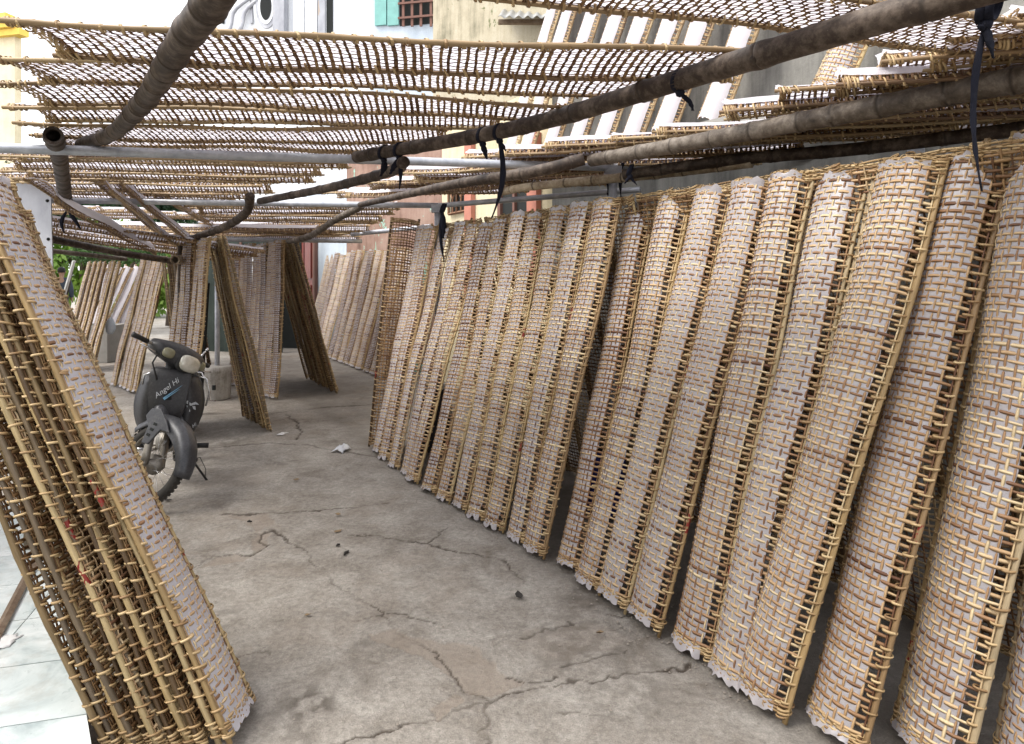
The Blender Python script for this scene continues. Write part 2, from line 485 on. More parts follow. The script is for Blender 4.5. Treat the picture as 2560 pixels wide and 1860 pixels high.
# ---------------------------------------------------------------- woven drying mats
ML = 2.2                       # rail length
class Variant:
    """One woven mat shape. Local frame: x across, y along the rails, z out of the papered face.
    The weave is real: lengthwise and crosswise strips pass over and under each other, the rice sheet lies between."""
    def __init__(s, seed, width=0.27, theta=1.0, wob=0.012, twist=0.0, paper='paper', poff=-0.0004, strip='strip', rail='rail',
                 pair=False, cols=9, open_cell=True, chordvar=0.10, pitch=0.0275):
        s.r = r = random.Random(seed)
        s.W, s.th, s.cols, s.paper, s.poff = width, max(theta, 0.02), cols, paper, poff
        s.strip, s.rail, s.pair, s.open = strip, rail, pair, open_cell
        s.ph = [r.uniform(0, 6.28) for _ in range(6)]
        s.wob, s.cv, s.pitch, s.tw = wob, chordvar, pitch, twist
        s.parts = None
        s.joined = None
    def surf(s, u, y, off):
        "u 0..1 across, y metres along, off metres along the outward normal; numpy arrays"
        yy = y / ML
        th = s.th * (1 + s.cv * np.sin(3.1 * yy * 2 + s.ph[0]) + .6 * s.cv * np.sin(11 * yy + s.ph[1]))
        R = s.W / (2 * th)
        a = (2 * u - 1) * th
        rr = R + off
        x = rr * np.sin(a) + s.wob * .6 * np.sin(5 * yy + s.ph[2])
        z = rr * np.cos(a) - R * np.cos(th) + s.wob * (np.sin(3.6 * yy + s.ph[3]) + .35 * np.sin(13 * yy + 2 * u + s.ph[4]))
        # shallow dents, so that no two stretches of a mat look the same
        z = z + .0022 * np.sin(23 * yy + 4 * u + s.ph[5]) * np.sin(u * 3.14)
        if s.tw:
            tau = s.tw * np.clip(yy, 0, 1) ** 1.2
            xr = R * np.sin(th)
            dx = x - xr
            x, z = xr + dx * np.cos(tau) + z * np.sin(tau), z * np.cos(tau) - dx * np.sin(tau)
        return np.stack([x, y, z], -1)
    def ribbon(s, u, y, off, hw, ht, along, closed=False):
        "flattened four-sided strip; along = 'y' (lengthwise) or 'x' (crosswise)"
        c = s.surf(u, y, off)
        if along == 'x':
            a = s.surf(u, y - hw, off)
            b = s.surf(u, y + hw, off)
        else:
            du = hw / s.W
            a = s.surf(u - du, y, off)
            b = s.surf(u + du, y, off)
        t = s.surf(u, y, off + ht)
        d = s.surf(u, y, off - ht)
        v = np.stack([a, t, b, d], 1).reshape(-1, 3)
        n = len(u)
        i = np.arange(n - 1)[:, None] * 4
        k = np.arange(4)[None, :]
        k2 = (k + 1) % 4
        f = np.stack([i + k, i + k2, i + 4 + k2, i + 4 + k], -1).reshape(-1, 4)
        return v, f
    def oval(s, side, y0):
        r = s.r
        n = 12
        a = np.linspace(0, 2 * math.pi, n + 1)
        xc = .0075 + r.uniform(-.002, .003)
        rx, rz = .0205 + r.uniform(-.003, .006), .0135 + r.uniform(-.001, .003)
        du = (xc + rx * -np.cos(a)) / s.W                       # distance inwards from the rail
        u = du if side < 0 else 1 - du
        off = rz * np.sin(a)
        sk = r.uniform(.002, .010)
        y = y0 + sk * np.cos(a * 1.0 + .6) + r.uniform(-.003, .003)
        c = s.surf(u, y, off)
        hw, ht = .0040 + r.uniform(0, .0014), .0014
        ctr = s.surf(np.full_like(u, .0075 / s.W if side < 0 else 1 - .0075 / s.W), y, np.zeros_like(u))
        nrm = c - ctr
        nrm /= np.linalg.norm(nrm, axis=1)[:, None] + 1e-9
        sd = np.array([0, 1.0, 0])
        v = np.stack([c - sd * hw, c + nrm * ht, c + sd * hw, c - nrm * ht], 1).reshape(-1, 3)
        i = np.arange(n)[:, None] * 4
        k = np.arange(4)[None, :]
        k2 = (k + 1) % 4
        f = np.stack([i + k, i + k2, i + 4 + k2, i + 4 + k], -1).reshape(-1, 4)
        return v, f
    def make(s):
        r = s.r
        tr, wr, la, en = [], [], [], []
        y0, y1 = .075, ML - .075
        ny = int((y1 - y0) / s.pitch)
        oc = .155 if s.open and s.paper else .11                 # open columns beside the rails
        ua = [.085 + (1 - .085 - oc) * i / (s.cols - 2) for i in range(s.cols - 1)]
        ua = [u + r.uniform(-.008, .008) for u in ua]
        amp = .0026
        # crosswise strips
        for j in range(ny + 1):
            yj = y0 + j * (y1 - y0) / ny + r.uniform(-.0025, .0025)
            us, of = [-.01], [0.0]
            for i in range(len(ua)):
                us.append(ua[i])
                of.append(amp * (1 if (i + j) % 2 else -1) + .0007)
                if i < len(ua) - 1:
                    us.append((ua[i] + ua[i + 1]) / 2)
                    of.append(.0009)
            us.append(1.01)
            of.append(0)
            us, of = np.array(us), np.array(of)
            tilt = r.uniform(-.004, .004)
            y = yj + tilt * (us - .5) + .0012 * np.sin(us * 9 + r.uniform(0, 6))
            v, f = s.ribbon(us, y, of, r.uniform(.0044, .0072), r.uniform(.0010, .0015), 'x')
            tr.append((v, f, r.random() ** 1.0))
        # lengthwise strips
        yn = np.linspace(y0 - .02, y1 + .02, ny * 2 + 3)
        for i, u in enumerate(ua):
            of = np.zeros(len(yn))
            for q in range(len(yn)):
                j = (q - 1) / 2
                if j == int(j):
                    of[q] = -amp * (1 if (i + int(j)) % 2 else -1) + .0002
            uu = u + .006 * np.sin(yn * r.uniform(2, 4) + r.uniform(0, 6))
            v, f = s.ribbon(uu, yn, of, r.uniform(.0034, .0052), r.uniform(.0010, .0014), 'y')
            wr.append((v, f, r.random()))
        # doubled outermost strip next to each rail
        for u in (.04, .96):
            of = np.full(len(yn), .0018)
            v, f = s.ribbon(u + .004 * np.sin(yn * 3 + r.uniform(0, 6)), yn, of, .0032, .0012, 'y')
            wr.append((v, f, r.random()))
        # lashing round each rail
        for side in (-1, 1):
            y = y0 + r.uniform(0, .03)
            while y < y1:
                v, f = s.oval(side, y)
                la.append((v, f, r.random()))
                y += .052 + r.uniform(-.009, .011)
                if r.random() < .07:
                    y -= .03
        # tightly packed ends with loops standing out
        for end in (0, 1):
            for q in range(5):
                yj = (y0 - .006 - q * .0085) if end == 0 else (y1 + .006 + q * .0085)
                us = np.linspace(-.02, 1.02, 17)
                of = np.array([.0022 * (1 if (k + q) % 2 else -1) for k in range(17)])
                v, f = s.ribbon(us, yj + .003 * np.sin(us * 8 + r.uniform(0, 6)), of, .0045, .0012, 'x')
                en.append((v, f, r.random()))
            for i in range(len(ua) - 1):
                a = np.linspace(0, math.pi, 7)
                du = (ua[i + 1] - ua[i]) * .5 * r.uniform(.7, 1.4)
                um = (ua[i] + ua[i + 1]) / 2 + r.uniform(-.01, .01)
                hh = r.uniform(.006, .020)
                yb = y0 - .035 if end == 0 else y1 + .035
                sg = -1 if end == 0 else 1
                if r.random() < .25:
                    continue
                c = s.surf(um - du * np.cos(a), yb + sg * hh * np.sin(a), .004 * np.sin(a * 2 + r.uniform(0, 3)))
                n = len(a)
                sd = np.array([0, 0, 1.0])
                rad = c - c.mean(0)
                rad /= np.linalg.norm(rad, axis=1)[:, None] + 1e-9
                v = np.stack([c - sd * .0028, c + rad * .0011, c + sd * .0028, c - rad * .0011], 1).reshape(-1, 3)
                ii = np.arange(n - 1)[:, None] * 4
                k = np.arange(4)[None, :]
                k2 = (k + 1) % 4
                en.append((v, np.stack([ii + k, ii + k2, ii + 4 + k2, ii + 4 + k], -1).reshape(-1, 4), r.random()))
            for side in (-1, 1):                                   # bound corners
                for q in range(4):
                    y = (y0 - .045 + q * .012) if end == 0 else (y1 + .045 - q * .012)
                    v, f = s.oval(side, y)
                    en.append((v, f, r.random()))
        s.tr, s.wr, s.la, s.en = tr, wr, la, en
        # rails
        s.rails = []
        for side in (0.0, 1.0):
            e0, e1 = r.uniform(-.0, .012), ML - r.uniform(0, .05)
            ys = np.linspace(e0, e1, 26)
            cen = s.surf(np.full(26, side), ys, np.zeros(26))
            rad = .0094 + r.uniform(-.0012, .0015)
            kn = [r.uniform(.1, .3) + q * r.uniform(.24, .34) for q in range(8)]
            vs = []
            a = np.linspace(0, 2 * math.pi, 9)[:-1]
            sgn = -1 if side == 0 else 1
            for q in range(26):
                k = 1 + .10 * r.random() + (.22 if min(abs(ys[q] - x) for x in kn) < .045 else 0)
                ring = np.stack([cen[q, 0] + sgn * .004 + rad * k * np.cos(a), np.full(8, ys[q]), cen[q, 2] + rad * .78 * k * np.sin(a)], -1)
                vs.append(ring)
            v = np.concatenate(vs)
            i = np.arange(25)[:, None] * 8
            k = np.arange(8)[None, :]
            k2 = (k + 1) % 8
            f = np.stack([i + k, i + k2, i + 8 + k2, i + 8 + k], -1).reshape(-1, 4).tolist()
            f += [list(range(7, -1, -1)), [25 * 8 + q for q in range(8)]]
            s.rails.append(nmesh('rail', v, f, M[s.rail]))
        if s.pair:                                       # a second thinner rail behind each, as on the older mats
            for side in (.035, .965):
                ys = np.linspace(.02, ML - .04, 20)
                cen = s.surf(np.full(20, side), ys, np.full(20, -.014))
                b = MB().tube([tuple(c) for c in cen], .0072, 6)
                s.rails.append(b.mesh('rail', M[s.rail]))
        # sheet of rice paper
        s.pm = None
        if s.paper:
            nu, nyy = 22, 190
            ug = np.linspace(.03, (1 - .155 + .014) if s.open else .97, nu)
            yg = np.linspace(y0 - .045, y1 + .03, nyy)
            U, Y = np.meshgrid(ug, yg)
            rs = np.random.RandomState(r.randrange(10 ** 6))
            nz = fbm(U * 9 + s.ph[0] * 7, Y * 30 + s.ph[1] * 5, r.randrange(99), 3) - .5
            edge = np.zeros_like(Y)
            for row, sg in ((0, -1), (1, -.5), (-1, 1), (-2, .5)):
                Y[row] += sg * ((fbm(ug * 11, ug * 0 + row, r.randrange(99), 3) - .4) * .045 + rs.rand(nu) * .006)
                edge[row] = abs(sg) * (rs.rand(nu) * .012)
            U[:, -1] += (fbm(Y[:, -1] * 16, Y[:, -1] * 0, 3, 3) - .5) * .035
            U[:, 0] += (fbm(Y[:, 0] * 14, Y[:, 0] * 0, 5, 3) - .5) * .02
            off = s.poff + nz * .0016 + edge
            v = s.surf(U.ravel(), Y.ravel(), off.ravel())
            idx = np.arange(nu * nyy).reshape(nyy, nu)
            f = np.stack([idx[:-1, :-1], idx[:-1, 1:], idx[1:, 1:], idx[1:, :-1]], -1).reshape(-1, 4)
            s.pm = nmesh('rice_paper', v, f, M[s.paper])
        s.parts = True
    @staticmethod
    def join(name, lst, mat):
        vs, fs, ts, b = [], [], [], 0
        for v, f, t in lst:
            vs.append(v)
            fs.append(f + b)
            ts.append(np.full(len(v), t))
            b += len(v)
        return nmesh(name, np.concatenate(vs), np.concatenate(fs), mat, True, np.concatenate(ts))
    def get(s, hero):
        if s.parts is None:
            s.make()
            s.j, s.h = None, None
            s.ej = Variant.join('end_binding', s.en, M['lash'])
        if hero and s.h is None:
            one = lambda nm, x, m: nmesh(nm, x[0], x[1], m, True, np.full(len(x[0]), x[2]))
            s.h = ([one('cross_strip', x, M[s.strip]) for x in s.tr], [one('long_strip', x, M[s.strip]) for x in s.wr],
                   [one('lashing', x, M['lash']) for x in s.la])
        if not hero and s.j is None:
            s.j = (Variant.join('weave', s.tr + s.wr, M[s.strip]), Variant.join('lashing', s.la, M['lash']))
        return s

def put_mat(var, origin, ey, chord, label, group, hero=False, length=1.0, name='drying_mat', paper=True, strips_hero=True):
    "ey: direction of the rails from foot to head; chord: from left rail to right rail"
    ey = Vector(ey).normalized()
    ex = Vector(chord)
    ex = (ex - ey * ex.dot(ey)).normalized()
    ez = ex.cross(ey)
    m = Matrix(((ex.x, ey.x * length, ez.x, origin[0]), (ex.y, ey.y * length, ez.y, origin[1]), (ex.z, ey.z * length, ez.z, origin[2]), (0, 0, 0, 1)))
    root = thing(name, label, 'drying mat', group=group, matrix=m)
    var.get(hero)
    for me in var.rails:
        ob('rail', me, root)
    if hero:
        for me in var.h[0]:
            ob('cross_strip', me, root)
        for me in var.h[1]:
            ob('long_strip', me, root)
        for me in var.h[2]:
            ob('lashing', me, root)
    else:
        ob('weave', var.j[0], root, 'stuff')
        ob('lashing', var.j[1], root, 'stuff')
    ob('end_binding', var.ej, root, 'stuff')
    if var.pm is not None and paper:
        ob('rice_paper', var.pm, root)
    return root

def chord_of(var):
    return var.W * math.sin(var.th) / var.th

def place_right(var, BR, TR, chord, label, group, hero=False, keep=True, **kw):
    "by foot and head of the right rail"
    BR, TR = Vector(BR), Vector(TR)
    ey = (TR - BR).normalized()
    ex = Vector(chord)
    ex = (ex - ey * ex.dot(ey)).normalized()
    L = (TR - BR).length / ML
    return put_mat(var, BR - ex * (chord_of(var) / 2), ey, chord, label, group, hero, max(.86, min(1.05, L)), **kw)

ORD = ['first', 'second', 'third', 'fourth', 'fifth', 'sixth', 'seventh', 'eighth', 'ninth', 'tenth', 'eleventh', 'twelfth', 'thirteenth',
       'fourteenth', 'fifteenth', 'sixteenth', 'seventeenth', 'eighteenth', 'nineteenth', 'twentieth', 'twenty-first', 'twenty-second',
       'twenty-third']

# mat shapes: bowed ones leaning in rows, flatter ones lying overhead, old ones in the stack
BOW = [Variant(11, width=.315, theta=1.05, cols=11, twist=.2), Variant(12, width=.315, theta=1.0, cols=11, poff=.0007, twist=.26), Variant(13, width=.325, theta=1.12, cols=11, twist=.16),
       Variant(14, width=.305, theta=.92, cols=10, poff=.0004, twist=.22), Variant(15, width=.315, theta=1.02, wob=.016, cols=11, twist=.26),
       Variant(16, width=.315, theta=1.1, strip='strip_mid', cols=11, twist=.2)]
RACK = [Variant(61, width=.27, theta=1.0), Variant(62, width=.27, theta=.9, wob=.016), Variant(63, width=.26, theta=1.1, strip='strip_brown')]
LIE = [Variant(21, width=.32, theta=.22, paper='paper_thin', poff=.0052, cols=10, rail='rail_plain', strip='strip_brown'),  # darker strips and rails carry the underside shade in their colour
       Variant(22, width=.32, theta=.12, paper='paper_thin', poff=.0052, cols=10, rail='rail_plain', strip='strip_brown'),
       Variant(23, width=.32, theta=.3, paper='paper_thin', poff=.0052, cols=10, rail='rail_plain', strip='strip_brown', wob=.018),
       Variant(24, width=.32, theta=.5, paper='paper_thin', poff=.0052, cols=10, rail='rail_plain', strip='strip_brown')]
BOWED = [Variant(25, width=.33, theta=.8, paper='paper_thin', poff=.0052, cols=10, rail='rail_plain', strip='strip_brown'),  # same dark strips, shade of the undersides put into the colour
         Variant(26, width=.33, theta=.95, paper='paper_thin', poff=.0052, cols=10, rail='rail_plain', strip='strip_brown', wob=.018),
         Variant(27, width=.32, theta=.7, paper='paper_thin', poff=.0052, cols=10, rail='rail_plain', strip='strip_brown')]
OLD = [Variant(31, width=.28, theta=.25, paper=None, rail='rail_old', strip='strip_brown', pair=True),
       Variant(32, width=.28, theta=.3, paper=None, rail='rail_old', strip='strip_brown', pair=True, wob=.02),
       Variant(33, width=.28, theta=.4, paper=None, rail='rail', strip='strip', pair=True)]
OPEN = Variant(41, width=.29, theta=.75, paper=None, rail='rail_old', strip='strip_brown', cols=10)
FRONT = Variant(42, width=.245, theta=.40, poff=.0011, paper='paper_white', rail='rail', strip='strip', pair=True)
ROWD = Vector((-.51, .86, 0))            # direction of the alley, away from the camera

# ---- the long row leaning along the right side
row = [  # foot of the right rail (photo), head of the right rail (photo), length
    (2405, 1960, 2760, 300), (2150, 1900, 2534, 369), (1973, 1818, 2364, 382), (1872, 1753, 2175, 417), (1771, 1670, 2043, 420),
    (1653, 1595, 1939, 438), (1568, 1537, 1833, 457), (1497, 1490, 1734, 473), (1449, 1440, 1638, 499), (1367, 1403, 1550, 484),
    (1310, 1370, 1490, 495), (1253, 1336, 1439, 509), (1208, 1310, 1377, 524), (1169, 1285, 1329, 520), (1122, 1262, 1284, 537),
    (1088, 1240, 1246, 551), (1049, 1214, 1206, 550), (1026, 1195, 1178, 547), (992, 1176, 1136, 564), (972, 1156, 1100, 558),
    (958, 1140, 1078, 557)]
feat = ['filling the right edge', 'behind the longest hanging rag', 'with the tallest frayed top', 'with a red mark low down', 'with red characters on its rail',
        'with a pale straight rail', 'with dark holes beside its rail', 'with browner cross strips', 'with a torn paper corner', 'just right of the steel post', 'in front of the steel post',
        'with loose cane at its foot', 'with a shaggy head', 'with a reddish rail', 'with a bulging greyish face', 'with a golden rail', 'with a narrow paper strip', 'with a dark rail',
        'with a red streaked foot', 'tight behind its neighbour', 'beside the bare open mat']
G_ROW = 'papered mats leaning in the long row at the right'
def solve_head(B, u, v, L):
    best = None
    for k in range(130):
        Y = B.y + .02 + k * .004
        p = P(u, v, Y)
        e = abs((p - B).length - L)
        if best is None or e < best[0] - 1e-6:
            best = (e, p)
    return best[1]
# mat beyond the frame edge first
for k, (bu, bv, tu, tv) in enumerate(row):
    B = G(bu, bv)
    T = solve_head(B, tu, tv, 2.17)
    hero = k < 11
    ch = Vector((.22 + .10 * random.Random(k).uniform(-.3, .5), -.975, 0))
    lab = '%s papered mat from the right of the long row, %s' % (ORD[k + 1], feat[k])
    place_right(BOW[(k * 5 + k // 6) % 6], B, T, ch, lab, G_ROW, hero)
B = G(2700, 2085)
place_right(BOW[3], B, P(3040, 230, B.y + .12), (.22, -.975, 0), 'nearest papered mat of the long row, cut by the right edge', G_ROW, True)

# bare open mat closing the row
Bo = G(1008, 1122)
oo = put_mat(OPEN, G(957, 1118), P(1013, 560, 6.55) - G(957, 1118), (.93, .35, 0), 'bare open weave mat with bright holes at the far end of the long row',
             'bare mats', True, .99)

# ---- second row behind it, leaning the other way and mostly seen through the gaps
for k in range(18):
    a = Vector((.98, 2.40, 0)) + ROWD * (.27 * k - .4) + Vector((.98, .56, 0))
    top = a + Vector((-.40 + .03 * math.sin(k * 2), -.25, 2.05 + .02 * math.sin(k * 3)))
    put_mat(OLD[k % 3], a, top - a, ROWD * -1, '%s bare brown mat from the right leaning behind the long papered row' % ORD[k], 'bare mats leaning behind the long row', False, .98)

# ---- stack leaning at the left in front
G_ST = 'mats stacked on edge at the left'
fb, ft = G(570, 1890), P(-50, 506, 2.34)
fdir = (ft - fb).normalized()
fch = Vector((-.13, .99, 0))
fch = (fch - fdir * fch.dot(fdir)).normalized()
fn = fch.cross(fdir)
if fn.x < 0:
    fn = -fn
# put_mat's normal is chord x dir ; make the face look to the right
rr = random.Random(5)
def stack_mat(var, k, off, hero, lab, ln=1.0):
    base = fb - fn * off + fch * (chord_of(var) / 2 + rr.uniform(-.012, .02))
    base.z = max(base.z, .0)
    base = base - fdir * (base.z / fdir.z) * (1 if k else 1)
    d = (fdir + Vector((rr.uniform(-.012, .012), rr.uniform(-.012, .012), 0))).normalized() if k else fdir
    base.z += .012
    return put_mat(var, base, d, fch * (1 if fch.cross(fdir).dot(fn) > 0 else -1), lab, G_ST, hero, ln)
stack_mat(FRONT, 0, 0, True, 'papered mat with a bright white face on the front of the stack at the left', 1.0)
names = ['with a split grey rail', 'with a pale flat rail', 'with red paint along its rail', 'with a dark brown rail', 'with a knotty rail', 'with two red daubs',
         'with a grey round rail', 'with a rust brown rail', 'with a thin rail', 'with loose cane at its foot', 'over the edge of the tiles', 'outermost on the left']
for k in range(1, 13):
    stack_mat(OLD[(k * 2) % 3] if k != 4 else OLD[2], k, .0325 * k + rr.uniform(-.005, .005), k < 6,
              '%s old mat from the front of the left stack, %s' % (ORD[k], names[k - 1]), .94)
# ---------------------------------------------------------------- ground
def build_ground():
    nx, ny = 760, 700
    ys = 1.45 * (17.0 / 1.45) ** (np.arange(ny) / (ny - 1))
    ss = np.linspace(-1.0, .98, nx)
    Xg = ss[None, :] * ys[:, None]
    Yg = np.repeat(ys[:, None], nx, 1)
    jx = Xg + (fbm(Xg * 5, Yg * 5, 1, 3) - .5) * .10 + (fbm(Xg * 26, Yg * 26, 61, 3) - .5) * .045
    jy = Yg + (fbm(Xg * 5 + 50, Yg * 5, 2, 3) - .5) * .10 + (fbm(Xg * 26 + 9, Yg * 26, 62, 3) - .5) * .045
    def zc(p):                        # zoomed crop coordinates -> photo -> ground
        q = G(480 + p[0] / 1.0176, 940 + p[1] / 1.0176)
        return q.x, q.y
    def dist(poly):
        d = np.full(Xg.shape, 9.0)
        for a, b in zip(poly[:-1], poly[1:]):
            ax, ay, bx, by = a[0], a[1], b[0], b[1]
            L2 = (bx - ax) ** 2 + (by - ay) ** 2 + 1e-9
            t_ = np.clip(((jx - ax) * (bx - ax) + (jy - ay) * (by - ay)) / L2, 0, 1)
            d = np.minimum(d, np.hypot(jx - ax - t_ * (bx - ax), jy - ay - t_ * (by - ay)))
        return d
    def inside(poly):
        c = np.zeros(Xg.shape, bool)
        n = len(poly)
        for i in range(n):
            (x1, y1), (x2, y2) = poly[i], poly[(i + 1) % n]
            cond = ((y1 > jy) != (y2 > jy)) & (jx < (x2 - x1) * (jy - y1) / (y2 - y1 + 1e-12) + x1)
            c ^= cond
        return c
    cracks = [([(300, 936), (420, 915), (520, 905), (600, 885), (680, 850), (760, 832), (840, 812), (900, 790), (960, 775), (1038, 768), (1110, 760), (1200, 752), (1270, 735)], .0095),
              ([(350, 510), (380, 540), (415, 565), (460, 595), (490, 630), (530, 655), (600, 690), (660, 740), (670, 800), (750, 830)], .005),
              ([(745, 835), (755, 870), (745, 910), (750, 960)], .010),
              ([(0, 485), (60, 455), (150, 450), (190, 425), (180, 400), (210, 390), (270, 430), (320, 485)], .0055),
              ([(90, 348), (200, 345), (290, 342), (400, 332), (510, 320)], .006),
              ([(190, 95), (290, 85), (360, 78), (470, 70)], .012),
              ([(410, 405), (500, 412), (600, 418), (640, 385)], .004), ([(600, 418), (700, 450), (780, 470), (840, 520)], .0035),
              ([(0, 185), (100, 178), (200, 170), (300, 176), (480, 205)], .008),
              ([(840, 655), (920, 640), (970, 615)], .004), ([(930, 730), (1000, 720), (1060, 700), (1110, 690)], .004),
              ([(75, 725), (150, 700), (210, 705)], .003), ([(415, 620), (500, 605), (620, 625)], .003), ([(790, 770), (850, 780), (940, 760)], .0035),
              ([(240, 95), (275, 125), (270, 160)], .006), ([(930, 860), (1010, 850), (1100, 855)], .004), ([(1050, 600), (1120, 610), (1180, 590)], .003)]
    crack = np.zeros(Xg.shape)
    depth = np.zeros(Xg.shape)
    for pl, w in cracks:
        d = dist([zc(p) for p in pl])
        wv = np.maximum(w * .75 * (.05 + 2.8 * np.clip(fbm(Xg * 11, Yg * 11, 8, 4) - .3, 0, 1)), .0019 * Yg)
        m = np.clip(1.5 - d / wv, 0, 1) * np.clip(-.25 + 2.2 * fbm(Xg * 4, Yg * 4, 19, 4), .12, 1)
        crack = np.maximum(crack, m)
        depth = np.maximum(depth, m * .0055)
    spall = np.zeros(Xg.shape)
    for pl in ([(455, 655), (520, 640), (560, 665), (680, 680), (740, 690), (745, 730), (790, 770), (850, 780), (790, 820), (690, 815), (650, 770), (600, 730), (500, 690)],
               [(20, 485), (60, 457), (160, 450), (120, 470), (60, 480)], [(90, 350), (200, 345), (215, 375), (170, 395), (120, 365)],
               [(590, 850), (650, 810), (690, 830), (640, 870)], [(170, 395), (210, 395), (185, 430), (150, 455)]):
        m = inside([zc(p) for p in pl])
        spall = np.maximum(spall, m * 1.0)
    nzs = fbm(Xg * 3 + 9, Yg * 3, 31, 5)
    thin = np.clip((nzs - .60) * 25, 0, 1)
    spall = np.maximum(spall, thin * .35)
    stain_tone = np.zeros(Xg.shape)
    def blob(p, rad, s, sq=1.0):
        q = zc(p)
        d = np.hypot((jx - q[0]), (jy - q[1]) * sq) / rad
        n_ = fbm(Xg * 22, Yg * 22, 14, 4)
        return np.clip((1 - d) * 1.6, 0, 1) * np.clip((n_ - .38) * 4, 0, 1) * s
    for p, rad, s in (((300, 835), .17, 1.0), ((190, 850), .10, .7), ((250, 900), .16, .5), ((1000, 670), .35, .7), ((830, 565), .05, .9), ((60, 610), .20, .6), ((100, 175), .5, .5),
                      ((1000, 560), .2, .6), ((1100, 780), .35, .5), ((440, 690), .08, .5), ((380, 790), .18, .35), ((250, 222), .2, .5)):
        stain_tone = np.maximum(stain_tone, blob(p, rad, s))
    # darker ground under the long row and under the stack
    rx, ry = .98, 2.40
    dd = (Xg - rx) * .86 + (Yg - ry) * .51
    stain_tone = np.maximum(stain_tone, np.clip((dd + .12) * 5, 0, 1) * (.35 + .4 * fbm(Xg * 5, Yg * 5, 44, 4)))
    stain_tone = np.maximum(stain_tone, np.clip((-(Xg) - .95) * 4, 0, 1) * np.clip((3.2 - Yg) * 2, 0, 1) * .6)
    z = (fbm(Xg * 2.2, Yg * 2.2, 21, 4) - .5) * .022 + (fbm(Xg * 17, Yg * 17, 25, 3) - .5) * .0055 - depth - spall * .0045
    z = z * np.clip(Yg * .5, .4, 1) - .004
    v = np.stack([Xg, Yg, z], -1).reshape(-1, 3)
    idx = np.arange(nx * ny).reshape(ny, nx)
    f = np.stack([idx[:-1, :-1], idx[:-1, 1:], idx[1:, 1:], idx[1:, :-1]], -1).reshape(-1, 4)
    me = bpy.data.meshes.new('ground')
    me.vertices.add(len(v))
    me.vertices.foreach_set('co', v.ravel())
    me.loops.add(f.size)
    me.loops.foreach_set('vertex_index', f.ravel())
    me.polygons.add(len(f))
    me.polygons.foreach_set('loop_start', np.arange(len(f)) * 4)
    me.polygons.foreach_set('use_smooth', np.ones(len(f), bool))
    me.update(calc_edges=True)
    for nm, arr in (('crack', crack), ('spall', spall), ('stain_tone', stain_tone)):
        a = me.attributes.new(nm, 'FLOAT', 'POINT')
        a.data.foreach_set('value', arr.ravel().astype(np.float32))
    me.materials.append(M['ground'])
    ob('ground', me, None, 'structure')
    b = MB()
    for x0, x1, y0, y1 in ((-60, 60, -6, 90),):
        b.add([(x0, y0, -.05), (x1, y0, -.05), (x1, y1, -.05), (x0, y1, -.05)], [(0, 1, 2, 3)])
    b.build('yard_floor', M['ground'], None, 'structure')
build_ground()

# ---------------------------------------------------------------- tiled step at the left
PZ = .15
e0, e1 = Vector((-1.737, 2.69, 0)), Vector((-1.303, 2.098, 0))
ed = (e0 - e1).normalized()
en_ = Vector((-ed.y, ed.x, 0))
if en_.x > 0:
    en_ = -en_                                     # pointing on to the platform (left)
pf = thing('tiled_step', 'low concrete step topped with pale marbled tiles in the bottom left corner', 'step', (e1.x, e1.y, 0))
off = Vector((e1.x, e1.y, 0))
far = e1 + ed * 2.9
near = e1 - ed * .9
b = MB()
q = [near, far, far + en_ * 1.7, near + en_ * 2.6]
z0, z1 = -.04, PZ - .012
vs = [Vector((p.x, p.y, z0)) - off for p in q] + [Vector((p.x, p.y, z1)) - off for p in q]
b.add(vs, [(0, 1, 5, 4), (1, 2, 6, 5), (2, 3, 7, 6), (3, 0, 4, 7), (4, 5, 6, 7)])
b.build('step_base', M['edge'], pf, smooth=False)
def clip(poly, p0, n):
    "keep the side where (p-p0).n >= 0"
    out = []
    for i in range(len(poly)):
        a, c = poly[i], poly[(i + 1) % len(poly)]
        da, dc = (a - p0).dot(n), (c - p0).dot(n)
        if da >= 0:
            out.append(a)
        if (da >= 0) != (dc >= 0):
            out.append(a + (c - a) * (da / (da - dc)))
    return out
ta = Vector((.9636, .2672, 0))                        # joints run this way
tb = Vector((-.2672, .9636, 0))
o0 = Vector((-1.41, 2.235, 0))
for i in range(-5, 3):
    for j in range(-3, 8):
        c0 = o0 + ta * (.72 * i + .28) + tb * (.382 * j)
        g = .0025
        poly = [c0 + ta * g + tb * g, c0 + ta * (.72 - g) + tb * g, c0 + ta * (.72 - g) + tb * (.382 - g), c0 + ta * g + tb * (.382 - g)]
        for p0, n in ((e1 - en_ * .004, en_), (far, -ed), (near, ed), (near + en_ * 2.5, -en_)):
            poly = clip(poly, p0, n)
            if len(poly) < 3:
                break
        if len(poly) < 3:
            continue
        n = len(poly)
        top = [Vector((p.x, p.y, PZ + .0008 * ((i * 7 + j * 3) % 3))) - off for p in poly]
        bot = [Vector((p.x, p.y, PZ - .0115)) - off for p in poly]
        MB().add(top + bot, [tuple(range(n))] + [(k, n + k, n + (k + 1) % n, (k + 1) % n) for k in range(n)]).build('tile', M['tile'], pf, smooth=False)
st = thing('wooden_batten', 'old brown wooden batten lying across the pale tiles at the left', 'batten', G(62, 1345, PZ))
pa, pb = G(68, 1330, PZ) + Vector((0, .25, .015)), G(-30, 1640, PZ) + Vector((0, 0, .015))
d_ = (pb - pa).normalized()
b = MB().tube([pa - st.location, (pa + pb) / 2 - st.location + Vector((.008, 0, .002)), pb - st.location], .019, 4, flat=.6)
b.build('batten_body', M['wood'], st, smooth=False)
rs_ = random.Random(3)
